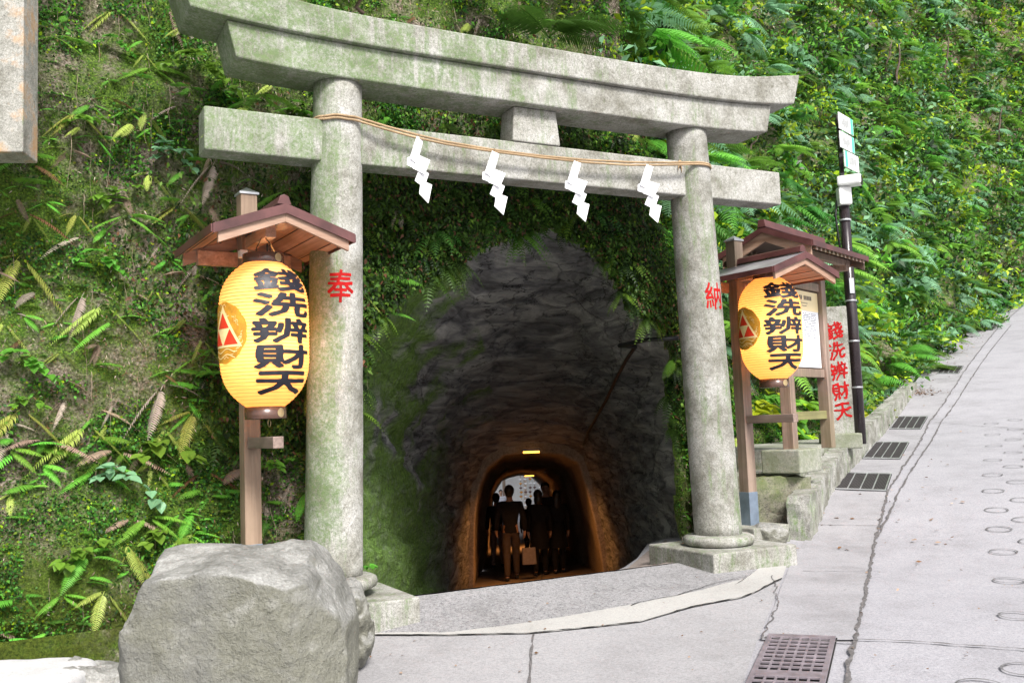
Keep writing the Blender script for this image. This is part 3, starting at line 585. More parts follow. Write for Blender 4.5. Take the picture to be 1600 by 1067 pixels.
# ------------------------------------------------------------------ lantern posts and paper lanterns
def paper_material():
    s = NT('lantern_paper'); z = s.xyz()[2]
    c = s.mix(s.noise(14, 4, .6), (.88, .50, .17), (.94, .58, .24)); s.done(c, .75, None, .2)
    tr = s.n('BsdfTranslucent'); s.lk(c, tr.inputs[0]); mx = s.n('MixShader'); mx.inputs[0].default_value = .42
    s.lk(s.b.outputs[0], mx.inputs[1]); s.lk(tr.outputs[0], mx.inputs[2]); s.lk(mx.outputs[0], s.out.inputs[0]); return s.m
PAPER = paper_material()
LH, LR = .94, .288
def lan_r(z):                                   # outline of the lantern, z from -LH/2 to LH/2
    t = abs(z) / (LH / 2); return LR * (1 - .56 * max(0, (t - .22) / .78) ** 3.3 - .02 * (z < 0) * t)
def lantern(loc, view, lab, power):
    # view: azimuth (in plan) of the direction from the lantern to where the writing faces
    o = empty('paper_lantern', loc, view, label=lab, cat='lantern', group='lit paper lanterns hanging under little roofs')
    V = []; F = []; NR, N = 43 * 4, 64
    for i in range(NR + 1):
        z = -LH / 2 + LH * i / NR; ph = (i % 4) / 4.0; r = lan_r(z) - .0042 * math.sin(math.pi * ph) ; V += [(r * math.cos(2 * math.pi * k / N), r * math.sin(2 * math.pi * k / N), z) for k in range(N)]
    for i in range(NR):
        for k in range(N): k2 = (k + 1) % N; F.append((i * N + k, i * N + k2, (i + 1) * N + k2, (i + 1) * N + k))
    body = mesh('paper_shade', V, F, PAPER, o, True)
    V = []; rib = MB()
    for i in range(44):
        z = -LH / 2 + LH * i / 43; r = lan_r(z) + .0003; pts = [(r * math.cos(2 * math.pi * k / 48), r * math.sin(2 * math.pi * k / 48), z) for k in range(49)]; rib.tube(pts, .0012, 4, False)
    rib.build('bamboo_ribs', m_plain('rib_bamboo', (.45, .24, .06), .7), o, fix=False)
    rt = lan_r(LH / 2)
    MB().lathe([(rt + .004, 0), (rt + .006, .004), (rt + .006, .062), (rt - .004, .066), (rt - .012, .066), (rt - .012, 0), (rt + .004, 0)], (0, 0, LH / 2 - .004), 48, False).build('top_rim', RINGM, o, True)
    MB().lathe([(rt - .01, 0), (rt + .004, 0), (rt + .006, .004), (rt + .006, .078), (rt - .008, .08)], (0, 0, -LH / 2 - .078), 48).build('bottom_rim', RINGM, o, True)
    for zz in (LH / 2 + .028, -LH / 2 - .04):
        for a in (.35, 3.5): MB().add(*disc(rt + .008, a, zz, .030)).build('brass_disc', BRASS, o, fix=False)
    MB().tube([(-.10, 0, LH / 2 + .05), (-.1, 0, LH / 2 + .12), (0, 0, LH / 2 + .19), (.1, 0, LH / 2 + .12), (.10, 0, LH / 2 + .05)], .004, 6).build('wire_handle', BLACKP, o)
    MB().tube([(.05 + .02 * math.cos(a), 0, -LH / 2 - .105 + .024 * math.sin(a)) for a in np.linspace(0, 6.28, 16)], .0025, 6).build('ring_pull', BRASS, o)
    def fn(x, y, l, a0=0.0):
        y = max(-LH / 2 + .01, min(LH / 2 - .01, y)); r = lan_r(y) + .0042 + l; a = a0 + x / LR; return (r * math.cos(a), r * math.sin(a), y)
    mb = MB()
    for i, ch in enumerate('錢洗辨財天'):
        put_glyph(mb, ch, fn, .0 + (.006 * math.sin(i * 2.1)), .330 - i * .164, .392, .146, BOLD, 0, .018)
    mb.build('black_characters', INK, o, fix=False)
    ca = -1.50                                    # crest a quarter turn away
    def poly(pts, l, sub=3):
        bm = bmesh.new(); vs = [bm.verts.new((p[0], p[1], 0)) for p in pts]; bm.faces.new(vs); bmesh.ops.triangulate(bm, faces=bm.faces)
        for _ in range(sub):
            ed = [e for e in bm.edges if e.calc_length() > .03]
            if ed: bmesh.ops.subdivide_edges(bm, edges=ed, cuts=1); bmesh.ops.triangulate(bm, faces=bm.faces)
        return [fn(v.co.x, v.co.y + .0, l, ca) for v in bm.verts], [tuple(v.index for v in f.verts) for f in (bm.verts.index_update(), bm.faces)[1]]
    out = []
    for k in range(90):
        a = 2 * math.pi * k / 90; r = .192 * (1 + .035 * abs(math.sin(a * 5.5))); out.append((r * math.cos(a), r * math.sin(a)))
    mb = MB(); mb.add(*poly(out, .0, 5)); mb.build('crest_ground', GOLDI, o, fix=False)
    mb = MB(); h = .118; T3 = [(0, .155), (-.148, -.085), (.148, -.085)]
    mb.add(*poly([(p[0] * 1.10, p[1] * 1.12 + .002) for p in T3], .0012, 4))
    rnd = random.Random(4)
    for j in range(26):                            # light wavy scales round the triangles
        a = rnd.uniform(0, 6.28); r0 = rnd.uniform(.10, .17)
        if -.12 < r0 * math.sin(a) < .1 and abs(math.cos(a)) < .35: continue
        pts = []; aa = a; rr = r0
        for q in range(9): pts.append((rr * math.cos(aa), rr * math.sin(aa))); aa += .055; rr += .010 * math.sin(q * 1.5 + j) + .001
        L = [(x, y + .0022) for x, y in pts]; R_ = [(x, y - .0022) for x, y in pts][::-1]; mb.add([fn(x, y, .0014, ca) for x, y in L + R_], [tuple((i, i + 1, 16 - i, 17 - i)) for i in range(8)])
    for y0 in (-.115, -.150): 
        L = [(x, y0 + .012 * math.sin(x * 38)) for x in np.linspace(-.11, .11, 24)]; mb.add([fn(x, y + .003, .0014, ca) for x, y in L] + [fn(x, y - .003, .0014, ca) for x, y in L], [(i, i + 1, i + 25, i + 24) for i in range(23)])
    mb.build('crest_pale_lines', PALEI, o, fix=False)
    mb = MB()
    def tri(cx, cy, s): return [(cx, cy + s * .80), (cx - s * .49, cy - s * 0), (cx + s * .49, cy)]
    S = .135
    for cx, cy in ((0, .028), (-.070, -.078), (.070, -.078)): mb.add(*poly([(cx, cy + .100), (cx - .064, cy), (cx + .064, cy)], .0022, 3))
    mb.build('crest_red_triangles', REDI, o, fix=False)
    l = bpy.data.lights.new('lantern_bulb', 'POINT'); l.energy = power; l.color = (1.0, .80, .50); l.shadow_soft_size = .045
    lo = bpy.data.objects.new('lantern_bulb', l); COL.objects.link(lo); lo.parent = o; lo.location = (0, 0, -.02)
    return o
def disc(r, a, z, s):
    V = [(r * math.cos(a), r * math.sin(a), z)]; 
    for k in range(14):
        q = 2 * math.pi * k / 14; aa = a + s * math.cos(q) / r; V.append((r * math.cos(aa) , r * math.sin(aa), z + s * math.sin(q)))
    return V, [(0, 1 + k, 1 + (k + 1) % 14) for k in range(14)]
def lantern_post(loc, rz, lab, sq, dark):
    o = empty('lantern_post', loc, rz, label=lab, cat='lantern post', group='timber lantern posts with little roofs')
    x = sq
    MB().box((0, 0, 1.42), (.115, .115, 2.55)).build('post', dark, o, bevel=.004)
    mb = MB(); mb.add([(-.068, -.068, 2.69), (.068, -.068, 2.69), (.068, .068, 2.69), (-.068, .068, 2.69), (0, 0, 2.735)] + [(a, b, 2.675) for a, b in ((-.068, -.068), (.068, -.068), (.068, .068), (-.068, .068))], [(0, 1, 4), (1, 2, 4), (2, 3, 4), (3, 0, 4), (5, 6, 1, 0), (6, 7, 2, 1), (7, 8, 3, 2), (8, 5, 0, 3), (5, 8, 7, 6)]); mb.build('post_cap', CAPM, o)
    MB().box((0, 0, .10), (.121, .121, .32)).build('steel_shoe', SLEEVE, o, bevel=.002)
    MB().box((0, 0, -.17), (.52, .50, .24)).build('footing', G_PLINTH, o, bevel=.01)
    # little gabled roof: ridge along +x, from behind the post to the front gable
    xa, xb, hw, zr_, ze = -.10, .80, .455, 2.415, 2.255
    for sg in (-1, 1):
        n = 5; mb = MB(); mt = MB(); mu = MB(); mbb = MB()
        def prof(w): t = abs(w) / hw; return zr_ - (zr_ - ze) * (t ** 1.02)
        W_ = [sg * hw * i / n for i in range(n + 1)]
        up = [(w, prof(w)) for w in W_]
        mt.prism([(xa - .03, w, z + .020) for w, z in up] + [(xa - .03, w, z + .007) for w, z in up[::-1]], (xb - xa + .065, 0, 0)); mt.build('roof_sheet', COPPERTOP, o)
        mu.prism([(xa, w, z + .006) for w, z in up] + [(xa, w, z - .014) for w, z in up[::-1]], (xb - xa, 0, 0)); mu.build('roof_board', WOOD, o)
        # copper fascia along the front gable and the eave
        mb.prism([(xb + .036, w, z + .021) for w, z in up] + [(xb + .036, w, z - .040) for w, z in up[::-1]], (.010, 0, 0))
        mb.prism([(xa - .03, sg * (hw + .001), ze + .019), (xb + .035, sg * (hw + .001), ze + .019), (xb + .035, sg * (hw + .001), ze - .032), (xa - .03, sg * (hw + .001), ze - .032)], (0, sg * .010, 0)); mb.build('copper_edge', COPPER, o)
        wi = [sg * (hw - .035) * i / n for i in range(n + 1)]
        for xx, nm in ((xb - .002, 'gable_board'), (xa - .0, 'rear_gable_board')):
            q = MB(); q.prism([(xx, w, prof(w) - .0141) for w in wi] + [(xx, w, prof(w) - .092 - .012 * abs(w) / hw) for w in wi[::-1]], (.028, 0, 0)); q.build(nm, WOODX, o, bevel=.002)
        for k in range(4):
            w0 = sg * hw * (k + .5) / 4; q = MB().box(((xa + xb) / 2, w0, prof(w0) - .017), (xb - xa - .01, .006, .004)); q.build('board_seam', DARKW, o)
    q = MB(); q.prism([(xa - .02, -.045, zr_ + .024), (xa - .02, .045, zr_ + .024), (xa - .02, .028, zr_ + .075), (xa - .02, 0, zr_ + .088), (xa - .02, -.028, zr_ + .075)], (xb - xa + .03, 0, 0)); q.build('ridge_cap', COPPER, o, bevel=.002)
    MB().box((.22, 0, 2.32), (.62, .07, .08)).build('roof_arm', WOOD, o, bevel=.003)
    MB().box((-.065, 0, 2.225), (.05, .66, .10)).build('cross_arm', WOOD, o, bevel=.003)
    MB().box((.30, -.12, 2.20), (.06, .05, .05)).build('junction_box', WHITEP, o, bevel=.004)
    MB().tube([(.30, -.12, 2.18), (.33, -.11, 2.12), (.38, -.04, 2.13), (.42, .06, 2.2), (.44, .02, 2.26)], .006, 6).build('cable', PALEI, o, True)
    MB().tube([(.45, 0, 2.25), (.452, 0, 2.16)], .006, 6).build('hook', BLACKP, o)
    MB().box((.30, .0, .945), (.62, .07, .075)).build('lower_arm', BEAMW, o, bevel=.003)
    return o
PL = np.array([-1.83, 6.6, .20]); PR = np.array([2.20, 9.2, .22]); HD = math.radians(-58)
lantern_post(PL, HD, 'timber post carrying the near lantern roof, behind the boulder', 1, POSTW)
lantern_post(PR, HD + math.radians(3), 'timber post carrying the far lantern roof, between right pillar and notice board', 1, POSTWM)
dL = np.array([math.cos(HD), math.sin(HD), 0]) * .45
LL = np.array([-1.615, 6.2, 1.845]); RL = np.array([2.415, 8.86, 2.0])
vL = math.atan2(-LL[1], -LL[0]) + math.radians(26); vR = math.atan2(-RL[1], -RL[0]) + math.radians(30)
lantern(LL, vL, 'big glowing paper lantern hanging left of the left torii pillar', 8)
lantern(RL, vR, 'smaller looking glowing paper lantern hanging right of the right torii pillar', 8)
# ------------------------------------------------------------------ roofed notice board
B0 = np.array([2.86, 10.0, .84]); BH = math.radians(50)
nb = empty('notice_board', B0, BH, label='roofed timber notice board with a printed sheet behind the far lantern', cat='notice board')
for x in (0, 1.0): MB().box((x, 0, .95), (.12, .12, 1.96)).build('post', POSTWM, nb, bevel=.004)
MB().box((.5, -.0, 1.765), (.88, .07, .09)).build('top_rail', POSTWM, nb, bevel=.003); MB().box((.5, 0, .80), (.88, .07, .09)).build('bottom_rail', POSTWM, nb, bevel=.003)
MB().box((.5, 0, .34), (.88, .06, .09)).build('low_rail', m_wood('green_timber', (.15, .14, .05), (.30, .28, .12), 0), nb, bevel=.003)
MB().box((.5, .02, 1.283), (.88, .02, .87)).build('back_panel', DARKW, nb)
sh = MB().box((.5, -.002, 1.283), (.86, .012, .84)).build('printed_sheet', m_plain('sheet_white', (.74, .76, .80), .35, 0, .04, 4, .02), nb)
MB().box((.5, -.0095, 1.595), (.858, .003, .214)).build('cream_header', m_plain('sheet_cream', (.80, .66, .38), .4, 0, .05, 4, .02), sh)
mb = MB(); rnd = random.Random(9)
for r in range(15):                                # illegible small print
    for cblk in (0, 1):
        x = .14 + cblk * .38
        while x < .14 + cblk * .38 + .33:
            w = rnd.choice((.012, .02, .028))
            if rnd.random() < .72: mb.box((x, -.0095, 1.46 - r * .019 if r < 15 else 0), (w * .8, .003, .008))
            x += w + .004
for r in range(9):
    for cblk in (0, 1): mb.box((.13 + .38 * cblk + .15, -.0095, 1.13 - r * .022), (.30 - rnd.random() * .05, .003, .004))
mh = MB()
for k in range(9): mh.box((.36 + k * .042 + (.04 if k > 3 else 0), -.0125, 1.63), (.028, .003, .045)); 
for r in range(2): mh.box((.55, -.0125, 1.57 - r * .03), (.18 - .05 * r, .003, .006))
mb.box((.86, -.0095, .90), (.03, .003, .02))
mh.build('heading_print', m_plain('print_dark', (.16, .13, .10), .6, 0, .05, 9, .01), sh)
mb.build('small_print', m_plain('print_grey', (.22, .22, .25), .6, 0, .05, 9, .01), sh)
mb = MB(); mb.prism([(.27, -.0125, 1.68), (.245, -.0125, 1.625), (.27, -.0125, 1.57), (.295, -.0125, 1.625)], (0, -.002, 0)); mb.build('diamond_emblem', m_plain('emblem_red', (.25, .05, .03), .6, 0, .05, 9, .01), sh)
# roof: ridge along local x
zr2, ze2, hw2, xa2, xb2 = 2.27, 2.05, .52, -.36, 1.18
for sg in (-1, 1):
    P2 = lambda w: zr2 - (zr2 - ze2) * (abs(w) / hw2) ** .92
    W_ = [sg * hw2 * i / 6 for i in range(7)]; up = [(w, P2(w)) for w in W_]
    q = MB(); q.prism([(xa2, w, z + .03) for w, z in up] + [(xa2, w, z + .012) for w, z in up[::-1]], (xb2 - xa2, 0, 0)); q.build('roof_sheet', COPPERTOP, nb)
    q = MB(); q.prism([(xa2 + .02, w, z + .011) for w, z in up] + [(xa2 + .02, w, z - .01) for w, z in up[::-1]], (xb2 - xa2 - .04, 0, 0)); q.build('roof_board', DARKW, nb)
    for xx in (xa2 - .012, xb2): q = MB(); q.prism([(xx, w, z + .034) for w, z in up] + [(xx, w, z - .03) for w, z in up[::-1]], (.012, 0, 0)); q.build('copper_edge', COPPER, nb)
    for xx in (xa2 + .03, xb2 - .06): q = MB(); q.prism([(xx, w * .94, z - .0105) for w, z in up] + [(xx, w * .94, z - .12) for w, z in up[::-1]], (.03, 0, 0)); q.build('gable_board', WOODX if xx < 0 else DARKW, nb)
    q = MB().box(((xa2 + xb2) / 2, sg * (hw2 + .004), ze2 + .005), (xb2 - xa2, .012, .055)); q.build('eave_edge', COPPER, nb)
    for k in range(13):
        x = xa2 + .12 + k * (xb2 - xa2 - .24) / 12; wa, wb = sg * .30, sg * (hw2 - .01); q = MB(); q.prism([(x, wa, P2(wa) - .0115), (x, wb, P2(wb) - .0115), (x, wb, P2(wb) - .055), (x, wa, P2(wa) - .055)], (.04, 0, 0)); q.build('rafter', POSTWM, nb)
q = MB(); q.prism([(xa2 - .02, -.05, zr2 + .02), (xa2 - .02, .05, zr2 + .02), (xa2 - .02, .035, zr2 + .10), (xa2 - .02, -.035, zr2 + .10)], (xb2 - xa2 + .04, 0, 0)); q.build('ridge_cap', COPPER, nb, bevel=.006)
for x in (0, 1.0): MB().box((x, 0, 1.97), (.09, .70, .08)).build('tie_beam', POSTWM, nb, bevel=.003)
for w in (-.34, .34): MB().box((.42, w * .9, 2.02), (1.5, .07, .07)).build('purlin', POSTWM, nb, bevel=.003)
MB().box((.0, 0, -.12), (.55, .42, .24)).build('footing', OLDCONC, nb, bevel=.015)
# ------------------------------------------------------------------ engraved stone marker
mkp = np.array([4.25, 12.5, .86]); ma = math.radians(-10)
mk = empty('stone_marker', mkp, ma, label='upright stone slab with red brushed characters beside the notice board', cat='stone marker')
mb = MB(); mb.box((0, 0, .86), (.37, .20, 1.72)); sl_ = mb.build('slab', m_granite('granite_spotted', .25, 1.15, 4.1), mk, bevel=.012)
MB().box((-.02, .02, -.03), (.50, .34, .20)).build('base', OLDCONC, mk, bevel=.02)
mb = MB()
def fnm(x, y, l): return (x - .008, -.1025 - l, y + .86)
for i, ch in enumerate('錢洗辨財天'): put_glyph(mb, ch, fnm, -.02 + .012 * i, .54 - i * .262, .21, .225, BOLD[:6], .12, .07)
mb.build('red_characters', REDP, sl_, fix=False)
# ------------------------------------------------------------------ lamp pole with sign plates
pp = at(1342, 657, 12.4); pol = empty('sign_pole', pp, 0, label='slim dark brown pole with three white sign plates and a white lamp box on top', cat='pole')
Hp = 3.10
MB().lathe([(.075, -.3), (.075, 1.5), (.068, 1.52), (.068, Hp), (.0, Hp + .01)], (0, 0, 0), 20, True).build('pole_tube', POLEM, pol, True)
for z in (.42, 1.02, 1.55, 2.05, 2.62): MB().lathe([(.079, 0), (.080, .003), (.080, .017), (.079, .02)], (0, 0, z), 20).build('steel_band', CAPM, pol, True)
MB().box((.0, -.082, 1.75), (.06, .01, .20)).build('small_plate', CAPM, pol)
MB().tube([(-.09, .0, 2.9), (-.13, -.03, 2.7), (-.11, -.02, 2.4), (-.085, 0, 2.2)], .014, 6).build('cable', BLACKP, pol, True)
MB().box((-.01, -.05, 2.94), (.17, .14, .24)).build('lamp_base', WHITEP, pol, bevel=.02); 
q = MB().box((.06, -.10, 3.13), (.30, .22, .13), math.radians(-25)).build('lamp_head', WHITEP, pol, bevel=.025); MB().box((.19, -.165, 3.12), (.03, .17, .10), math.radians(-25)).build('lamp_glass', POLEM, q, bevel=.005)
MB().box((0, 0, 3.55), (.05, .05, 1.0)).build('sign_stem', POLEM, pol)
for k, z in enumerate((3.40, 3.66, 3.91)):
    sa = math.radians(50); q = MB(); x = -.02 + .0 * k; q.box(((.12 if k == 0 else .08), -.05, z), (.50, .014, .22), sa); pl = q.build('sign_plate', WHITEP, pol, bevel=.003)
    c = (.12 if k == 0 else .08); ex, ey = math.cos(sa), math.sin(sa); nx, ny = math.sin(sa), -math.cos(sa)
    q = MB(); side = -.19 if k == 0 else .19; q.box((c + ex * side + nx * .009, -.05 + ey * side + ny * .009, z), (.08, .003, .21), sa); q.build('green_patch', m_plain('sign_green', (.10, .55, .38), .4, 0, .1), pl)
    q = MB(); rnd = random.Random(k)
    for j in range(9):
        s_ = -.14 + j * .030 + (.04 if k == 0 else -.03); hh = rnd.uniform(.05, .15); q.box((c + ex * s_ + nx * .009, -.05 + ey * s_ + ny * .009, z + rnd.uniform(-.02, .02)), (.014, .003, hh), sa)
    q.build('faint_print', m_plain('print_faint', (.30, .31, .31), .6, 0, .05, 9, .01), pl)
# ------------------------------------------------------------------ conduits
rj = at(1068, 560, 9.0); pts = [at(1072, 540, 9.05), at(1071, 590, 9.0), at(1073, 640, 9.0), at(1078, 680, 9.0), at(1084, 715, 9.02), at(1090, 760, 9.05)]
tag(MB().tube(resample_ := [tuple(p) for p in pts], .017, 8).build('black_conduit', BLACKP, None, True), 'black cable conduit running down the mossy rock beside the right pillar', 'cable')
# ------------------------------------------------------------------ boulders
def boulder(name, c, dims, rz, seed, amp, m, p=4.2, sub=5, flat=None, cut=(), tilt=(0, 0), **k):
    bm = bmesh.new(); bmesh.ops.create_icosphere(bm, subdivisions=sub, radius=1); V = np.array([v.co[:] for v in bm.verts]); F = [tuple(v.index for v in f.verts) for f in bm.faces]; bm.free()
    n = (np.abs(V) ** p).sum(1) ** (1 / p); V = V / n[:, None] * np.array(dims)[None] / 2
    for nn, d in cut: nn = np.array(nn, float) / np.linalg.norm(nn); e = V @ nn - d; V = V - np.where(e > 0, e * .93, 0)[:, None] * nn
    q = V + seed * 3.1
    r = fbm(q, 1.5 / max(dims) * 1.6, seed, 2) * amp * 1.6 - np.abs(fbm(q, 3.4 / max(dims) * 1.3, seed + 5, 4)) * amp * 1.35 + fbm(q, 14, seed + 9, 4) * amp * .16 - np.clip(1 - np.abs(vn(q * np.array([1, 1, 1.6]), 1.9 / max(dims), seed + 20)) / .035, 0, 1) * amp * .55
    nr = V / np.linalg.norm(V, axis=1)[:, None]; V = V + nr * r[:, None]; V[:, 2] += V[:, 0] * tilt[0] + V[:, 1] * tilt[1]
    return mesh(name, V, F, m, None, True, loc=c, rz=rz, **k)
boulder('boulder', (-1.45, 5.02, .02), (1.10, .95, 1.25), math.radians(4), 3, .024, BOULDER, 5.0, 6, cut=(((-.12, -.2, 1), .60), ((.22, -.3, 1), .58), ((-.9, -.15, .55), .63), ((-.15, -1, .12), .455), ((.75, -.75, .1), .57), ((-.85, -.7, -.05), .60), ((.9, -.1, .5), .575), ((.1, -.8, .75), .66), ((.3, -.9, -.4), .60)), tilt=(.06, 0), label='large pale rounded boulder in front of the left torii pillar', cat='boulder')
boulder('boulder', (-1.05, 5.80, .05), (.28, .45, .50), .3, 8, .03, BOULDER, 3.4, 5, label='narrow dark rock squeezed between the large boulder and the left pillar', cat='rock')
boulder('boulder', (-2.42, 5.35, -.17), (.50, .5, .34), .4, 12, .03, BOULDER, 3, 5, label='rough low stone at the bottom left corner beside the big boulder', cat='rock')
boulder('boulder', (-2.82, 5.1, -.12), (.98, .9, .26), .1, 21, .012, m_concrete('pale_slab', (.50, .50, .51), .1, 150, .3), 5, 5, label='flat smooth pale stone slab in the bottom left corner', cat='stone slab')
boulder('boulder', tuple(at(1200, 838, 9.0)), (.34, .25, .2), .2, 31, .02, BOULDER, 3, 4, label='small rounded stone on the plinth behind the right pillar', cat='rock')
# ------------------------------------------------------------------ tunnel
mouth_px = [(556, 960), (558, 800), (560, 640), (568, 530), (615, 480), (675, 438), (752, 396), (808, 378), (850, 366), (898, 392), (938, 440), (966, 495), (1020, 524), (1046, 585), (1056, 680), (1060, 770), (1068, 930)]
def lean(z): return .50 + .11 * np.maximum(z, 0)
def onCliff(px, py):
    v = .6
    for _ in range(4): u, z = onT(px, py, v); v = float(lean(z))
    return u, v, z
mouth = np.array([onCliff(*p) for p in mouth_px])            # (u, v, z)
port_px = [(737, 925), (736, 860), (738, 800), (744, 760), (757, 727), (785, 706), (829, 701), (880, 705), (908, 720), (922, 760), (934, 815), (943, 867), (950, 925)]
def dense(P, n, close=False):
    P = np.array(P, float); d = np.r_[0, np.cumsum(np.linalg.norm(np.diff(P, axis=0), axis=1))]; s = np.linspace(0, d[-1], n); Q = np.stack([np.interp(s, d, P[:, i]) for i in range(P.shape[1])], 1)
    return Q
NS = 140
M3 = dense([T(u, v, z) for u, v, z in mouth], NS)
def port(d, sc=1.0, dx=0.0, zt=0.0):
    return dense([at(x, y, d) for x, y in port_px], NS)
P17 = port(17.0)
cen = M3.mean(0); Mx = M3 + (M3 - cen) / np.linalg.norm(M3 - cen, axis=1)[:, None] * .30 * np.array([1, 0, 1])
NL = 110; V = []
for j in range(NL + 1):
    t = j / NL; Q = Mx * (1 - t) + P17 * t
    c = Q.mean(0); amp = .13 * math.sin(math.pi * min(1, t * 1.0 + .02)) ** .5 * (1 - .6 * t)
    st = np.stack([Q[:, 0] * .8, Q[:, 1] * .55, Q[:, 2] * 2.6 + Q[:, 0] * .35 + Q[:, 1] * .3], 1)
    f = fbm(st, 1.4, 5, 5) * amp + fbm(Q, 6.0, 15, 3) * .02 + np.round(fbm(st, .9, 9, 2) * 2.2) / 2.2 * amp * .28
    dirn = (Q - c); dirn[:, 1] = 0; dirn /= np.linalg.norm(dirn, axis=1)[:, None] + 1e-9
    V.append(Q + dirn * f[:, None])
V = np.array(V); Pall = V.reshape(-1, 3)
vv = (Pall - T0) @ tv; uu = (Pall - T0) @ tu
ms = np.clip((7.6 - vv) / 3.2, 0, 1) * (np.tile(np.arange(NS), NL + 1) < NS * .42) * sstep(fbm(Pall, 1.7, 3, 4) * .7 + .42 * (1.5 - Pall[:, 2]) + .5 * np.clip((3.4 - vv) / 2, 0, 1), -.45, .35)
ms2 = np.clip((1.5 - vv) / .9, 0, 1) * sstep(uu, .9, 1.15) * .9
ms = np.maximum(ms, ms2)
tun = mesh('tunnel_wall', Pall, grid_faces(NL + 1, NS), ROCK, None, True, col=np.repeat(ms[:, None], 3, 1), label='dark rock-cut tunnel through the cliff under the torii gate', cat='tunnel')
# mortared inner lining with its lit rim
P0 = port(16.6); c0 = P0.mean(0)
def inset(P, d): c = P.mean(0); return P + (c - P) / np.linalg.norm(P - c, axis=1)[:, None] * d * np.array([1, 0, 1.0]) * np.where(P[:, 2] < P[:, 2].min() + .15, 0.5, 1)[:, None]
P39 = dense([at(x, y, 39.0) for x, y in [(769, 850), (769, 800), (772, 770), (784, 751), (808, 742), (830, 744), (846, 760), (853, 790), (853, 850)]], NS)
R = [inset(P0, .02), inset(P0, .055) , inset(P17, .10)]; OUT = inset(P0, -.5); OUT[:, 1] = 16.55; secs = [(0, OUT), (0, R[0]), (0, R[1])]
for j in range(1, 90):
    t = j / 89; Q = R[1] * (1 - t) + P39 * t; Q[:, 1] = 16.6 + (39 - 16.6) * t
    stp = .0 if (16.6 + 22.4 * t) < 20.5 else .13
    d = (Q - Q.mean(0)); d[:, 1] = 0; d /= np.linalg.norm(d, axis=1)[:, None] + 1e-9
    secs.append((t, Q + d * (fbm(Q, 2.2, 7, 4) * .035 - stp * (1 - t))[:, None]))
V = np.array([q for _, q in secs]); 
mesh('tunnel_lining', V.reshape(-1, 3), grid_faces(len(secs), NS), LINING, tun, True)
tl = at(830, 703, 16.3)
def lamp(loc, lab, e, s=1.0):
    o = empty('tunnel_lamp', loc, 0, label=lab, cat='lamp', group='orange lamps on the tunnel ceiling')
    MB().box((0, 0, .03), (.30 * s, .06, .03)).build('lamp_tray', POLEM, o)
    em = NT('orange_tube'); em.done((.9, .5, .1), .5); em.b.inputs['Emission Color'].default_value = (1, .42, .06, 1); em.b.inputs['Emission Strength'].default_value = 2.2
    MB().tube([(-.14 * s, 0, .0), (.14 * s, 0, 0)], .022, 8).build('lamp_tube', em.m, o)
    l = bpy.data.lights.new('tube_light', 'AREA'); l.shape = 'RECTANGLE'; l.size = .3; l.size_y = .05; l.spread = math.radians(115); l.energy = e; l.color = (1, .40, .10); lo = bpy.data.objects.new('tube_light', l); COL.objects.link(lo); lo.parent = o; lo.location = (0, 0, -.04)
lamp(tl + np.array([0, 0, -.03]), 'bright orange tube lamp at the top of the inner tunnel arch', 14)
lamp(at(827, 743, 29.0), 'tiny orange lamp deeper in the tunnel ceiling', 22)
cab = [at(1060, 528, 8.65), at(1010, 531, 8.9), at(968, 540, 9.3)]
def onWall(i, j): return tuple(Pall.reshape(NL + 1, NS, 3)[i, j] )
W3 = Pall.reshape(NL + 1, NS, 3); cc = W3.mean(1)
path = cab + [W3[i, int(NS * f)] * .97 + cc[i] * .03 for i, f in ((14, .665), (22, .66), (34, .655), (46, .65), (60, .645), (74, .64), (90, .63))]
tag(MB().tube(path, .022, 6).build('ceiling_cable', BLACKP, None, True), 'thick black cable fixed along the tunnel ceiling from the right', 'cable')
# ------------------------------------------------------------------ bright yard beyond the tunnel
mesh('yard', [(-14, 38.6, -3.30), (16, 38.6, -3.30), (16, 70, -3.25), (-14, 70, -3.25)], [(0, 1, 2, 3)], m_concrete('yard_paving', (.86, .85, .84)), kind='structure')
yh = empty('shrine_hall', (1.0, 50, -3.27), 0, label='pale shrine hall seen through the far end of the tunnel', cat='building')
MB().box((0, 1.5, 2.2), (14, .2, 4.4)).build('wall', m_plain('plaster', (.90, .90, .88), .8, 0, .1, 2), yh)
for k in range(9): MB().box((-5 + k * 1.1, .0, 2.1), (.16, .16, 4.2)).build('post', POSTWM if k % 2 else m_plain('pale_timber', (.6, .5, .42), .7), yh)
MB().box((0, 0, 4.4), (12, 2.6, .18)).build('roof', COPPERTOP, yh)
for k in range(5):
    o = empty('crane_garland', (.15 + k * .22, 45.2, -3.2), 0, label=('leftmost string of paper cranes in the yard beyond the tunnel', 'second crane string from the left in the far yard', 'middle string of paper cranes in the far yard', 'second crane string from the right in the far yard', 'rightmost string of paper cranes in the yard beyond the tunnel')[k], cat='garland', group='strings of paper cranes beyond the tunnel')
    rnd = random.Random(k)
    MB().tube([(0, 0, .5), (0, 0, 3.4)], .01, 5).build('string', ROPEM, o)
    for c in range(14):
        q = MB(); z = .6 + c * .2; w = .09; x = rnd.uniform(-.02, .02); q.add([(x - w, 0, z + .05), (x, -.05, z), (x + w, 0, z + .05), (x, .05, z), (x, 0, z + .09), (x, 0, z - .03)], [(0, 1, 4), (1, 2, 4), (2, 3, 4), (3, 0, 4), (1, 0, 5), (2, 1, 5), (3, 2, 5), (0, 3, 5)])
        q.build('paper_crane', (PAPERW, COPPER, GOLDI, PAPERW)[rnd.randrange(4)], o)
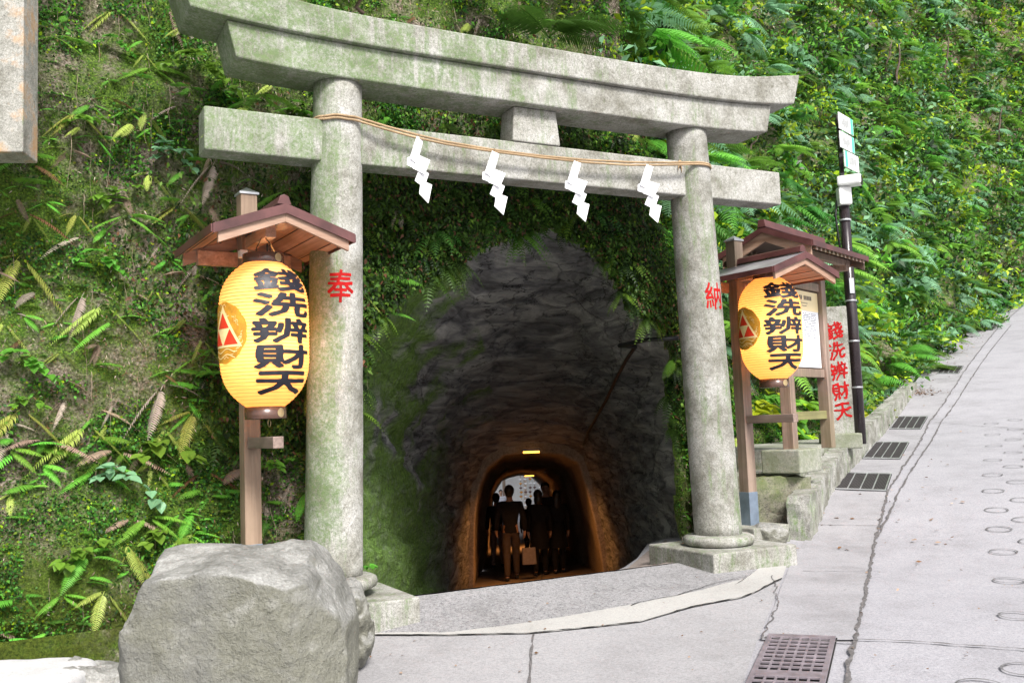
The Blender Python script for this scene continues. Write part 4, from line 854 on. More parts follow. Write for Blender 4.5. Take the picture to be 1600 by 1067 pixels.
# ------------------------------------------------------------------ people
def skinmesh(name, J, Ed, m, parent, levels=2, root=0):
    me = bpy.data.meshes.new(name); me.from_pydata([tuple(j[0]) for j in J], Ed, []); o = bpy.data.objects.new(name, me); COL.objects.link(o)
    md = o.modifiers.new('s', 'SKIN'); md.use_smooth_shade = True; sv = me.skin_vertices[0].data
    for i, j in enumerate(J):
        r = j[1]; sv[i].radius = (r, r) if not hasattr(r, '__len__') else r; sv[i].use_root = (i == root)
    if levels: sb = o.modifiers.new('u', 'SUBSURF'); sb.levels = sb.render_levels = levels
    dg = bpy.context.evaluated_depsgraph_get(); m2 = bpy.data.meshes.new_from_object(o.evaluated_get(dg)); bpy.data.objects.remove(o)
    m2.materials.clear(); m2.materials.append(m); m2.polygons.foreach_set('use_smooth', [True] * len(m2.polygons)); r = bpy.data.objects.new(name, m2); COL.objects.link(r); r.parent = parent; return r
SKIN = m_plain('skin', (.52, .30, .20), .5, 0, .1, 8, .05); HAIR = m_plain('dark_hair', (.015, .012, .010), .4, 0, .3, 30, .3)
def cloth(n, c): return m_plain(n, c, .85, 0, .25, 20, .3)
def person(loc, rz, h, lab, top, bottom, step=.12, arms=(.0, .0), coat=False, hair='short', sw=1.0, dress=False, shoes=(.02, .02, .02), topc=None):
    """built facing local -Y; h = height in metres"""
    o = empty('person', loc, rz, label=lab, cat='person'); s = h / 1.72
    def p(x, y, z): return (x * s, y * s, z * s)
    hip, kn, an = .90, .48, .08; J = []; E = []
    def add(pt, r, par=None): 
        J.append((p(*pt), (r[0] * s, r[1] * s) if hasattr(r, '__len__') else r * s)); 
        if par is not None: E.append((par, len(J) - 1))
        return len(J) - 1
    pel = add((0, 0, .93), (.135, .10)); ch1 = add((0, .0, 1.12), (.12, .09), pel); ch = add((0, 0, 1.32), (.14 * sw, .10), ch1); nk = add((0, 0, 1.46), .055, ch)
    h0 = add((0, -.01, 1.53), (.06, .06), nk); h1 = add((0, -.018, 1.60), (.075, .088), h0); h2 = add((0, -.005, 1.675), (.062, .075), h1); add((0, 0, 1.725), .03, h2)
    ns = add((0, -.105, 1.59), .012, h1)
    for sg in (-1, 1): add((sg * .083, 0, 1.595), .014, h1)
    legs = []
    for sg, st in ((-1, step), (1, -step)):
        a = add((sg * .085, 0, .86), .085, pel); k = add((sg * .09, -st * .55, kn), .055, a); n_ = add((sg * .095, -st * .75 + max(0, -st) * .6, an), .036, k); f = add((sg * .10, -st * .75 - .13 + max(0, -st) * .6, .035), .032, n_); legs.append((a, k, n_, f))
    arm = []
    for sg, aw in ((-1, arms[0]), (1, arms[1])):
        a = add((sg * .175 * sw, 0, 1.38), .052, ch); e = add((sg * .22 * sw, .02 - aw * .1, 1.12), .038, a); w = add((sg * .235 * sw, -.04 - aw * .55, .88 + aw * .55), .026, e); pm = add((sg * .235 * sw, -.06 - aw * .65, .81 + aw * .6), (.024, .036), w); arm.append((a, e, w, pm))
        for f_ in range(4):
            dx = -.012 + .0 * f_; dy = -.03 + f_ * .02; a1 = add((sg * .235 * sw + dx * sg, -.06 - aw * .65 + dy, .765 + aw * .6), .009, pm); add((sg * (.235 * sw - .028), -.062 - aw * .65 + dy, .735 + aw * .6 + .006 * abs(f_ - 1.4)), .008, a1)
        a1 = add((sg * (.235 * sw) - sg * .02, -.11 - aw * .65, .80 + aw * .6), .010, pm); add((sg * (.235 * sw) - sg * .03, -.122 - aw * .65, .765 + aw * .6), .009, a1)
    skinmesh('body', J, E, SKIN, o)
    def sub(idx, pairs, grow, name, m):
        mp = {i: k for k, i in enumerate(idx)}; J2 = [(J[i][0], tuple(np.array(J[i][1] if hasattr(J[i][1], '__len__') else (J[i][1],) * 2) + (grow[i] if isinstance(grow, dict) else grow) * s)) for i in idx]
        return skinmesh(name, J2, [(mp[a], mp[b]) for a, b in pairs], m, o)
    A, B = arm
    J.append((p(0, 0, 1.425), (.075 * s, .07 * s))); nb_ = len(J) - 1; J.append((p(0, 0, .80), (.135 * s, .105 * s))); lw_ = len(J) - 1
    up = [ch1, pel, lw_, ch, nb_, A[0], A[1], A[2], B[0], B[1], B[2]]; pr = [(lw_, pel), (pel, ch1), (ch1, ch), (ch, nb_), (ch, A[0]), (A[0], A[1]), (A[1], A[2]), (ch, B[0]), (B[0], B[1]), (B[1], B[2])]
    sub(up, pr, .022 if not coat else .032, 'jacket', cloth('cloth_top', top))
    L, R_ = legs
    J.append((p(0, 0, .83), (.12 * s, .085 * s))); lo_ = len(J) - 1
    sub([pel, lo_, L[0], L[1], L[2], R_[0], R_[1], R_[2]], [(pel, lo_), (pel, L[0]), (L[0], L[1]), (L[1], L[2]), (pel, R_[0]), (R_[0], R_[1]), (R_[1], R_[2])], .020, 'trousers', cloth('cloth_bottom', bottom))
    for lg in (L, R_): a, f = np.array(J[lg[2]][0]), np.array(J[lg[3]][0]); skinmesh('shoe', [((a[0], a[1] + .03, .05), .045), ((a + f) / 2 * np.array([1, 1, 0]) + np.array([0, 0, .045]), .045), ((f[0], f[1], .035), .036)], [(0, 1), (1, 2)], cloth('shoe_leather', shoes), o, 1)
    if coat or dress:
        zb = .55 if coat else .45; MB().lathe([(.20 * s, zb * s), (.205 * s, (zb + .01) * s), (.185 * s, .75 * s), (.165 * s, .95 * s), (.15 * s, 1.1 * s)], (0, 0, 0), 24, False).build('coat_skirt', cloth('cloth_coat', top), o, True)
    # hair
    hc = J[h1][0]
    hb = MB(); ln = {'short': 0.0, 'long': .16, 'hat': .05}[hair]
    for (cx, cy, cz, rx, ry, rz_) in [(0, .020, 1.64, .094, .100, .105)] + ([(0, .055, 1.56 - ln * .5, .082 + ln * .1, .055, .07 + ln)] if ln else [(0, .05, 1.575, .072, .05, .06)]):
        hb.lathe([(max(1e-4, math.sin(t)) , -math.cos(t)) for t in np.linspace(.02, math.pi - .02, 14)], (0, 0, 0), 18); k0 = len(hb.V) - 14 * 18
        hb.V[k0:] = [p(cx + v[0] * rx, cy + v[1] * ry + (.018 if v[1] < -.3 and v[2] < .2 and cz > 1.6 else 0), cz + v[2] * rz_) for v in hb.V[k0:]]
    hb.build('hair', HAIR, o, True)
    # eyes and mouth
    q = MB(); 
    for sg in (-1, 1): q.box(p(sg * .030, -.098, 1.612), (.018 * s, .012 * s, .008 * s))
    q.box(p(0, -.092, 1.553), (.034 * s, .012 * s, .007 * s)); q.build('eyes_and_mouth', HAIR, o, bevel=.001)
    return o, s
def standing(px, py, d): P = at(px, py, d); return np.array([P[0], P[1], float(gz(P[0], P[1])) + .005])
person(standing(800, 890, 17.9), math.pi + .05, 1.72, 'man in dark jacket and light trousers walking away, carrying a bag on his right', (.004, .004, .006), (.07, .05, .042), .16, (0, .05), sw=1.12)
bgp = standing(824, 868, 17.75); bo = empty('shopping_bag', bgp + np.array([0.03, -.05, .28]), .2, label='pale grey paper bag hanging from the walking man\'s hand', cat='bag')
MB().add([(-.13, -.05, 0), (.13, -.05, 0), (.13, .05, 0), (-.13, .05, 0), (-.12, -.03, .30), (.12, -.03, .30), (.12, .03, .30), (-.12, .03, .30)], [(0, 3, 2, 1), (0, 1, 5, 4), (1, 2, 6, 5), (2, 3, 7, 6), (3, 0, 4, 7)]).build('bag_body', cloth('bag_cloth', (.20, .18, .20)), bo, bevel=.01)
MB().tube([(-.06, 0, .29), (-.04, 0, .42), (.04, 0, .42), (.06, 0, .29)], .006, 6).build('handle', BLACKP, bo, True)
person(standing(778, 862, 21.5), math.pi - .1, 1.62, 'person in dark top and pinkish trousers walking left of the man with the bag', (.004, .004, .006), (.30, .17, .14), .1)
person(standing(845, 888, 18.4), math.pi - .05, 1.60, 'dark-haired person in a long black coat walking away in the middle of the group', (.003, .003, .004), (.004, .004, .005), .06, coat=True, hair='hat', sw=.98)
person(standing(874, 886, 18.6), math.pi + .1, 1.56, 'person in a black coat walking away at the right edge of the group', (.003, .003, .004), (.004, .004, .005), .08, coat=True, hair='long', sw=.98)
person(standing(829, 864, 23), math.pi, 1.45, 'small figure walking away between the man and the people in coats', (.003, .003, .004), (.004, .004, .005), .12, hair='short')
person(standing(856, 872, 20.6), 0.0, 1.76, 'person coming toward the camera through the tunnel, face lit orange', (.03, .02, .02), (.30, .20, .18), .15, hair='short', sw=.96)
person(np.array([-.75, 42.5, -3.29]), .2, 1.65, 'person in a white shirt standing in the bright yard beyond the tunnel', (.75, .76, .85), (.05, .05, .07), .05, hair='short')
# ------------------------------------------------------------------ granite column at the left edge
gc = at(22, 250, 6.35); gc = at(22, 250, 5.75); col_ = empty('granite_column', gc + np.array([-.07, 0, .10]), math.radians(8), label='pale granite column with rusty stains and a groove at the left edge', cat='stone column')
MB().box((-.09, .12, 1.0), (.42, .26, 2.1)).build('shaft', G_POST, col_, bevel=.008)
MB().box((-.035, -.0105, 1.0), (.010, .004, 2.08)).build('groove', GAP, col_)
# ------------------------------------------------------------------ cliff
CP = [T(-14, .2), T(-8, .2), T(-5, .28), T(-3.2, .42), T(-1.5, .5), T(0, .5), T(1.2, .5), T(1.62, .56), (1.78, 9.35, 0), (2.15, 10.7, 0), (2.95, 12.9, 0), (4.4, 14.9, 0), (5.8, 16.8, 0), (7.9, 20.6, 0), (14.3, 30.4, 0), (21.5, 40, 0), (32, 48, 0), (48, 54, 0), (75, 58, 0)]
CP = np.array([p[:2] for p in CP])
def crom(P, n):
    out = []
    for i in range(len(P) - 1):
        p0, p1, p2, p3 = P[max(i - 1, 0)], P[i], P[i + 1], P[min(i + 2, len(P) - 1)]
        for t in np.linspace(0, 1, n, endpoint=False): out.append(.5 * ((2 * p1) + (-p0 + p2) * t + (2 * p0 - 5 * p1 + 4 * p2 - p3) * t * t + (-p0 + 3 * p1 - 3 * p2 + p3) * t ** 3))
    out.append(P[-1]); return np.array(out)
cur = crom(CP, 60); dd = np.r_[0, np.cumsum(np.linalg.norm(np.diff(cur, axis=0), axis=1))]
i0, i1 = 60 * 3, 60 * 12
tsamp = np.concatenate([np.arange(0, dd[i0], .4), np.arange(dd[i0], dd[i1], .045), np.arange(dd[i1], dd[i1] + 14, .12), np.arange(dd[i1] + 14, dd[-1], .35)])
BX = np.stack([np.interp(tsamp, dd, cur[:, 0]), np.interp(tsamp, dd, cur[:, 1])], 1)
tg = np.gradient(BX, tsamp, axis=0); tg /= np.linalg.norm(tg, axis=1)[:, None]
k = 25; tgs = np.stack([np.convolve(np.pad(tg[:, i], k, 'edge'), np.ones(2 * k + 1) / (2 * k + 1), 'valid') for i in (0, 1)], 1); tgs /= np.linalg.norm(tgs, axis=1)[:, None]
NRM = np.stack([tgs[:, 1], -tgs[:, 0], tgs[:, 0] * 0], 1)             # outward, toward the viewer
ty = dd[60 * 8]; RT = sstep(tsamp, dd[60 * 8], dd[60 * 12])            # 0 on the left face, 1 on the long right slope
ZG = np.maximum(gz(BX[:, 0] + NRM[:, 0] * .3, BX[:, 1] + NRM[:, 1] * .3), -9) * sstep(tsamp, dd[60 * 7], dd[60 * 11]) + 0
LEANT = .11 + .30 * RT - .12 * sstep(tsamp, dd[60 * 13], dd[60 * 15]); HT = 7.0 + 8.5 * RT + 13 * sstep(tsamp, dd[60 * 12], dd[60 * 15])
NH = 200; hs_ = np.linspace(0, 1, NH) ** 1.25
Z = (ZG - .7)[:, None] + (HT + .7)[:, None] * hs_[None]
OFF = LEANT[:, None] * np.maximum(Z - ZG[:, None], 0)
Pc = np.stack([BX[:, None, 0] - NRM[:, None, 0] * OFF, BX[:, None, 1] - NRM[:, None, 1] * OFF, Z], -1)
UU = (Pc - T0) @ tu; VV = (Pc - T0) @ tv
def inpoly(x, y, P):
    c = np.zeros(x.shape, bool); n = len(P); j = n - 1
    for i in range(n):
        c ^= ((P[i][1] > y) != (P[j][1] > y)) & (x < (P[j][0] - P[i][0]) * (y - P[i][1]) / (P[j][1] - P[i][1] + 1e-12) + P[i][0]); j = i
    return c
MP = np.array([(m[0], m[2]) for m in mouth]); MP[0, 1] = MP[-1, 1] = -3
def dist_poly(x, y, P):
    best = np.full(x.shape, 1e9)
    for i in range(len(P) - 1):
        a, b = P[i], P[i + 1]; ab = b - a; t = np.clip(((x - a[0]) * ab[0] + (y - a[1]) * ab[1]) / (ab @ ab), 0, 1); best = np.minimum(best, np.hypot(x - a[0] - t * ab[0], y - a[1] - t * ab[1]))
    return best
left = (np.abs(VV - (.5 + .11 * np.maximum(Z, 0))) < .6) & (tsamp < dd[60 * 8])[:, None]
DM = np.where(left, dist_poly(UU, Z, MP), 9.0)
am = (.16 + .50 * RT[:, None]) * np.clip(DM / .5, .12, 1)
disp = fbm(Pc, .8, 31, 3) * am + fbm(Pc, 3.0, 37, 4) * .07 * np.clip(DM / .3, .3, 1) + np.abs(fbm(Pc, 9, 41, 2)) * .025
over = np.exp(-((DM - .25) / .35) ** 2) * (Z > 1.6) * .16 * left; disp = disp + over
shelf = np.exp(-((UU + 3.5) / .7) ** 2 - ((Z - 2.95) / .22) ** 2) * .30 * left; disp += shelf * .4
PC = Pc + NRM[:, None, :] * disp[..., None]
keep = ~(inpoly(UU, Z, MP) & left)
gf = grid_faces(*Z.shape); kf = keep.reshape(-1)[gf].all(1)
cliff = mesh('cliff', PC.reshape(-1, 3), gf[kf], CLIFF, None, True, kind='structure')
# ------------------------------------------------------------------ sampling on the cliff
dS = np.linalg.norm(np.diff(PC, axis=0), axis=2)[:, :-1] * np.linalg.norm(np.diff(PC, axis=1), axis=2)[:-1]
kc = keep[:-1, :-1] & keep[1:, :-1] & keep[:-1, 1:] & keep[1:, 1:]; AR = dS * kc
cen_ = PC[:-1, :-1]; qq = cen_ - E0; dep = qq @ _f; PXc = 800 + FPX * (qq @ _R) / np.maximum(dep, .1); PYc = 533.5 - FPX * (qq @ _U) / np.maximum(dep, .1)
vis = (PXc > -120) & (PXc < 1720) & (PYc > -140) & (PYc < 1150) & (dep > 1)
def sample(n, dens):
    w = (AR * dens).ravel(); w = w / w.sum(); idx = rng.choice(len(w), n, p=w); i, j = np.unravel_index(idx, AR.shape); a, b = rng.random(n), rng.random(n)
    P = PC[i, j] * ((1 - a) * (1 - b))[:, None] + PC[i + 1, j] * (a * (1 - b))[:, None] + PC[i, j + 1] * ((1 - a) * b)[:, None] + PC[i + 1, j + 1] * (a * b)[:, None]
    return P, NRM[i], i, j, PXc[i, j], PYc[i, j], dep[i, j]
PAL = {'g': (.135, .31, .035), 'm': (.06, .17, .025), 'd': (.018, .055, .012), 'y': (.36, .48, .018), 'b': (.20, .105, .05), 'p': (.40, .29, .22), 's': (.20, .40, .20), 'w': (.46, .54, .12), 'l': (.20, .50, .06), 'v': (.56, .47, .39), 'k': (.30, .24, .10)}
def cols(n, keys, wts, var=.25):
    c = np.array([PAL[k] for k in keys])[rng.choice(len(keys), n, p=np.array(wts) / sum(wts))]; return np.clip(c * (1 + var * rng.normal(size=(n, 1))), .005, .9)
def unit(a): return a / (np.linalg.norm(a, axis=-1, keepdims=True) + 1e-9)
def leaves(name, P, N, size, col, m, down=.5, out=.5, lift=.04, asp=.5, bend=.25, **k):
    n = len(P); ax = unit(N * out + rng.normal(size=(n, 3)) * .7 + np.array([0, 0, -down])); sd_ = unit(np.cross(ax, unit(N + rng.normal(size=(n, 3)) * .45))); up_ = np.cross(sd_, ax)
    s_ = (size * rng.uniform(.55, 1.35, n))[:, None]; B = P + N * (rng.random(n) * lift)[:, None]
    f = bend * s_
    V = np.stack([B, B + ax * s_ * .45 + sd_ * s_ * asp * .5 + up_ * f * .3, B + ax * s_ - up_ * f, B + ax * s_ * .45 - sd_ * s_ * asp * .5 + up_ * f * .3], 1).reshape(-1, 3)
    return mesh(name, V, np.arange(4 * n).reshape(n, 4), m, None, False, col=np.repeat(col, 4, 0), kind='stuff', **k)
cl1 = fbm(cen_, 1.1, 51, 3); cl2 = fbm(cen_, 3.2, 57, 3); RTc = RT[:-1, None] + 0 * Z[:-1, :-1]; DMc = DM[:-1, :-1]; Zc = Z[:-1, :-1]
leftv = vis * (1 - RTc)
RX = np.clip(RTc + .6 * ((PXc > 700) & (Zc > 4.1)), 0, 1)
# dead stems, root mat and litter clinging to the face
P, N, i, j, px, py, dp = sample(75000, vis * (.30 + np.clip(.35 - cl1, 0, 1.2)) * (1 - .8 * RTc))
leaves('dead_leaf_litter', P, N, np.full(len(P), .034) * (dp / 7.5), cols(len(P), 'bbpv', (2, 1.5, 3, 3), .3), DRYM, .9, .2, .05, .20)
# tiny creeping leaves
P, N, i, j, px, py, dp = sample(180000, leftv * np.clip(.55 + 1.3 * cl2 + .7 * cl1 + .5 * (Zc < 1.2), .05, 2))
leaves('creeping_moss_leaves', P, N, np.full(len(P), .020) * (dp / 7.5), cols(len(P), 'gmdy', (4, 5, 3, .35), .2), LEAFM, .3, .6, .03, .8)
P, N, i, j, px, py, dp = sample(64000, leftv * np.clip(.05 + 1.5 * cl2 + .5 * cl1, .0, 2))
leaves('small_creeper_leaves', P, N, np.full(len(P), .032) * (dp / 7.5), cols(len(P), 'gmdy', (4, 4, 2, 1)), LEAFM, .4, .7, .06, .62)
# dense hanging growth over the mouth
fr = (DMc < 1.25) * np.clip(.25 + np.abs((cen_ - T0) @ tu - .1) / .9, .25, 1) * (Zc > 1.0) * (1 - RTc) * np.clip(1.5 - DMc, 0, 1.4)
P, N, i, j, px, py, dp = sample(30000, fr + .15 * vis * (DMc < 2) * (Zc > 2))
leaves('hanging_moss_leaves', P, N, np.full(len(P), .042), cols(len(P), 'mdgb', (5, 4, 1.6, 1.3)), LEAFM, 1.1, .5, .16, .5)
# right slope undergrowth
P, N, i, j, px, py, dp = sample(42000, vis * RTc * ((dep > 15.5) | (PYc < 590)) / np.maximum(dep, 8) ** 1.1 * np.clip(.35 + 1.2 * cl2 + .5 * cl1, .05, 2))
leaves('slope_undergrowth', P, N, np.full(len(P), .085) * (dp / 14) ** .8, cols(len(P), 'gmdys', (5, 4, 2, 3, .8), .35) * np.clip(.95 + .9 * fbm(P, .9, 77, 3), .25, 1.9)[:, None], BROADM, .3, .8, .45, .5)
P0, N0, i, j, px, py, dp = sample(2700, vis * RX * ((dep > 15.5) | (PYc < 590)) / np.maximum(dep, 8) * np.clip(.15 + 1.8 * cl2, .0, 2)); nl = 26
cc_ = cols(len(P0), 'gmysd', (5, 3.5, 2.4, 2, 3.5), .3); rad = rng.uniform(.16, .42, len(P0)) * (dp / 13) ** .5; oo = rng.normal(size=(len(P0), nl, 3)) * np.array([1, 1, .55]); oo = unit(oo) * rng.random((len(P0), nl, 1)) ** .5 * rad[:, None, None]
Pq_ = (P0[:, None] + N0[:, None] * (rad * .75)[:, None, None] + oo).reshape(-1, 3); Nq_ = unit(np.repeat(N0, nl, 0) * .6 + oo.reshape(-1, 3) / .3 + np.array([0, 0, .5]))
leaves('slope_bushes', Pq_, Nq_, np.repeat(rad * .36, nl), np.clip(np.repeat(cc_, nl, 0) * (1 + .18 * rng.normal(size=(len(Pq_), 1))), .005, .9), BROADM, .15, .8, .02, .5)
# bushes' worth of dark undergrowth between
P, N, i, j, px, py, dp = sample(48000, vis * RTc * (dep < 30))
leaves('slope_undergrowth', P, N, np.full(len(P), .05), cols(len(P), 'mdg', (4, 4, 2)), LEAFM, .4, .6, .1, .5)
P, N, i, j, px, py, dp = sample(30000, (1 - vis) * (dep < 75) * (dep > 1) / np.clip(dep, 6, 80) ** .9)
leaves('side_undergrowth', P, N, np.clip(.02 * dp, .12, .9), cols(len(P), 'gmd', (4, 4, 3)), LEAFM, .4, .8, .2, .6)
# ------------------------------------------------------------------ ferns
def frond(L, az, el, droop, npin, wid, pin_ang=1.25, fold=.25, curl=0.0, rnd=random, pw=.30, outw=1.0):
    V = []; F = []; t = np.linspace(0, 1, 14); d0 = np.array([math.sin(az) * math.cos(el), math.cos(az) * math.cos(el) * outw + .12 * (outw < 1), math.sin(el)]); d0 /= np.linalg.norm(d0)
    C = d0[None] * L * t[:, None] + np.array([0, 0, -1.0]) * (droop * L * t ** 2)[:, None]; sw = rnd.uniform(-.12, .12) * L; sdv = np.array([math.cos(az), -math.sin(az), 0]); C = C + sdv * (sw * t ** 2)[:, None]
    def at_(s): return np.array([np.interp(s, t, C[:, i]) for i in range(3)])
    # rachis
    w = .006 * L + .0012
    for i in range(14): V += [C[i] - sdv * w * (1 - .7 * t[i]), C[i] + sdv * w * (1 - .7 * t[i])]
    F += [(2 * i, 2 * i + 1, 2 * i + 3, 2 * i + 2) for i in range(13)]
    for k in range(npin):
        s = .16 + .82 * k / (npin - 1); p = at_(s); q = at_(min(1, s + .03)) - at_(max(0, s - .03)); q = q / (np.linalg.norm(q) + 1e-9)
        prof = math.sin(math.pi * min(1, (s - .05) * 1.02) ** .72) ** .75 if s < 1 else 0; ln = max(.012, wid * L * prof) * rnd.uniform(.88, 1.08)
        nrm_ = np.cross(sdv, q)
        for sg in (-1, 1):
            a = pin_ang + rnd.uniform(-.07, .07); dv = q * math.cos(a) + sdv * sg * math.sin(a) - nrm_ * fold * (1 if nrm_[2] > 0 else -1); dv /= np.linalg.norm(dv); pwd = q * ln * pw * .5 if ln * pw < L * .9 / npin * 1.1 else q * L * .9 / npin * .55
            b = len(V); tip = p + dv * ln + np.array([0, 0, -.10 * ln]) + q * ln * curl; m_ = p + dv * ln * .5
            V += [p - pwd * .55, p + pwd * .55, m_ + pwd * .80, m_ - pwd * .80, tip]; F += [(b, b + 1, b + 2, b + 3), (b + 3, b + 2, b + 4)]
    return np.array(V), F
PINFO = {}
def fern_arrays(kind, seed):
    r = random.Random(seed); V = []; F = []
    if kind == 'green': nf, L0, np_, wd, el0, dr, cs = 1 + seed % 4, .30, 26, .25, .0, .38, ('g', 'l', 'w', 'l')
    elif kind == 'small': nf, L0, np_, wd, el0, dr, cs = 1 + seed % 4, .17, 15, .30, .1, .4, ('g', 'm', 'l', 'g')
    elif kind == 'dry': nf, L0, np_, wd, el0, dr, cs = 1 + seed % 3, .27, 24, .24, -.35, .45, ('p', 'v', 'p', 'b')
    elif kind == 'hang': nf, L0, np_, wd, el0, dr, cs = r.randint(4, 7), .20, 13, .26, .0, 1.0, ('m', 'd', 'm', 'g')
    elif kind == 'big': nf, L0, np_, wd, el0, dr, cs = r.randint(4, 7), .62, 26, .26, .45, .62, ('g', 'm', 'l', 'g')
    else: nf, L0, np_, wd, el0, dr, cs = r.randint(3, 6), .60, 22, .28, .35, .7, ('s', 'g', 's', 'm')
    col = []; 
    ck = cs[seed % len(cs)]; c0 = np.array(PAL[ck]); PINFO[(kind, seed - 100)] = (nf, ck)
    for i in range(nf):
        az = ((i - (nf - 1) / 2) / max(1, nf - 1) * (2.3 if kind in ('big', 'silver', 'hang') else 2.9) + r.uniform(-.25, .25)) if nf > 1 else r.uniform(-1.3, 1.3); az = az if kind in ('big', 'silver', 'hang') or abs(az) > .6 else (.6 + r.random() * .5) * (1 if az > 0 else -1); v, f = frond(L0 * r.uniform(.7, 1.2), az, el0 + (r.uniform(-.3, .35) if kind in ('big', 'silver', 'hang') else r.uniform(-.75, .55)), dr * r.uniform(.7, 1.25), np_, wd * r.uniform(.85, 1.15), r.uniform(1.1, 1.35), r.uniform(.1, .35), r.uniform(-.1, .3), r, .24 if kind != 'hang' else .5, 1.0 if kind in ('big', 'silver', 'hang') else .32)
        F += [tuple(a + sum(len(x) for x in V) for a in ff) for ff in f]; V.append(v); col.append(np.repeat([c0 * r.uniform(.75, 1.25)], len(v), 0))
    return np.concatenate(V), F, np.concatenate(col)
KM = {'green': FERNM, 'small': FERNM, 'dry': DRYM, 'hang': FERNM, 'big': FERNM, 'silver': FERNM}
PROTO = {k: [fern_arrays(k, 100 + s) for s in range(7)] for k in KM}
PMESH = {}
def proto_mesh(kind, s):
    if (kind, s) not in PMESH:
        v, f, c = PROTO[kind][s]; o = mesh('fern', v, f, KM[kind], None, False, col=c); PMESH[(kind, s)] = o.data; bpy.data.objects.remove(o)
    return PMESH[(kind, s)]
def place_fern(kind, P, N, sc, label, group=None, name='fern', cat='fern', tilt=0.0, s=None, spin=0.0):
    s = rng.integers(7) if s is None else s; o = bpy.data.objects.new(name, proto_mesh(kind, int(s))); COL.objects.link(o); o.location = Vector(P)
    yaw = math.atan2(-N[0], N[1]) + spin; o.rotation_euler = (tilt, 0, yaw); o.scale = (sc, sc, sc); return tag(o, label, cat, group)
LM = [(35, 130, 'the granite column'), (700, 60, 'the top torii beam'), (360, 200, 'the left end of the lower beam'), (640, 230, 'the first paper streamer'), (835, 190, 'the centre strut'), (1010, 300, 'the last paper streamer'), (415, 330, 'the near lantern roof'), (414, 520, 'the near paper lantern'),
      (390, 740, 'the near lantern post'), (370, 930, 'the big boulder'), (100, 1040, 'the corner stone'), (1220, 130, 'the right end of the top beam'), (1080, 420, 'the right torii pillar'), (1250, 370, 'the notice board roof'), (1325, 220, 'the sign plates'), (1332, 420, 'the sign pole'), (1305, 560, 'the red-lettered marker'), (1440, 590, 'the curb wall end'), (1545, 510, 'the upper drain grate'), (820, 380, 'the top of the tunnel mouth'), (600, 560, 'the left edge of the tunnel mouth'), (130, 700, 'the drooping ferns at the lower left'), (1480, 60, 'the big silvery fern'), (1400, 300, 'the open slope beside the sign pole')]
NW = ['no', 'one', 'two', 'three', 'four', 'five', 'six', 'seven', 'eight']
CW = {'g': 'green', 'm': 'deep green', 'd': 'dark green', 'y': 'yellow green', 'b': 'brown', 'p': 'dusty pink', 's': 'silvery green', 'w': 'pale yellow', 'v': 'beige', 'k': 'olive brown', 'l': 'light green'}
SEEN = set()
def unique(pre, P, post):
    for r in range(7):
        for t in (pre + ' ' + where(P, r) + post, pre + ' ' + where(P, r)):
            if len(t.replace('-', ' ').split()) <= 16 and t not in SEEN: SEEN.add(t); return t
    return (pre + ' ' + where(P, 0))
def where(P, rank=0):
    q = np.array(P) - E0; x = 800 + FPX * (q @ _R) / (q @ _f); y = 533.5 - FPX * (q @ _U) / (q @ _f); a = sorted(LM, key=lambda l: math.hypot(l[0] - x, l[1] - y))[rank]; dx, dy = x - a[0], y - a[1]; D = math.hypot(dx, dy)
    far = 'just ' if D < 60 else ('well ' if D > 150 else '')
    w = ('left of ' if dx < 0 else 'right of ') if abs(dx) > 1.8 * abs(dy) else (('above ' if dy < 0 else 'below ') if abs(dy) > 1.8 * abs(dx) else ('above and left of ' if dx < 0 and dy < 0 else 'above and right of ' if dy < 0 else 'below and left of ' if dx < 0 else 'below and right of '))
    return far + w + a[2]
def scatter(kind, n, dens, lo, hi, label, group, tilt=0.25):
    P, N, i, j, px, py, dp = sample(n, dens)
    for a in range(n):
        sc = rng.uniform(lo, hi); k = int(rng.integers(7)); t = (sc - lo) / (hi - lo); nf, ck = PINFO[(kind, k)]
        lab = unique(('small ', 'medium ', 'large ')[min(2, int(t * 3))] + CW[ck] + ' fern', P[a], (', %s fronds' if nf > 1 else ', %s frond') % NW[nf])
        place_fern(kind, P[a] + N[a] * (.01 if kind not in ('big', 'silver') else .2), N[a], sc, lab, group, tilt=rng.uniform(-tilt, tilt), spin=rng.uniform(-.5, .5), s=k)
L_ = leftv * (PXc < 560) * (dep < 8)
scatter('green', 62, L_ * (.3 + (Zc < 2.2)), .55, 1.1, 'green fern growing out of the mossy cliff left of the torii gate', 'green ferns on the cliff left of the gate')
scatter('small', 48, L_, .6, 1.1, 'small green fern sprouting from the root mat left of the torii gate', 'small ferns on the cliff left of the gate')
scatter('dry', 36, L_ * (.6 + (Zc > .8)), .6, 1.15, 'withered brown fern hanging on the cliff left of the torii gate', 'dry ferns on the cliff left of the gate')
C_ = leftv * (PXc > 560) * (PXc < 1080) * (PYc < 420)
scatter('hang', 46, C_ * (DMc < .9), .8, 1.3, 'dark green fern hanging in the fringe over the tunnel mouth', 'ferns hanging over the tunnel mouth', .1)
scatter('dry', 14, C_ * (DMc < 1.2), .7, 1.1, 'withered brown fern drooping over the tunnel mouth', 'dry ferns over the tunnel mouth')
scatter('green', 14, C_, .6, 1.0, 'green fern growing on the cliff between the torii beams', 'green ferns behind the torii beams')
R_ = vis * (RTc > .05) * (dep < 18) * (PYc < 560)
scatter('silver', 34, R_, 1.0, 1.8, 'pale silvery fern on the slope right of the torii gate', 'pale ferns on the right slope')
scatter('big', 36, R_, 1.0, 1.7, 'broad green fern on the slope right of the torii gate', 'green ferns on the right slope')
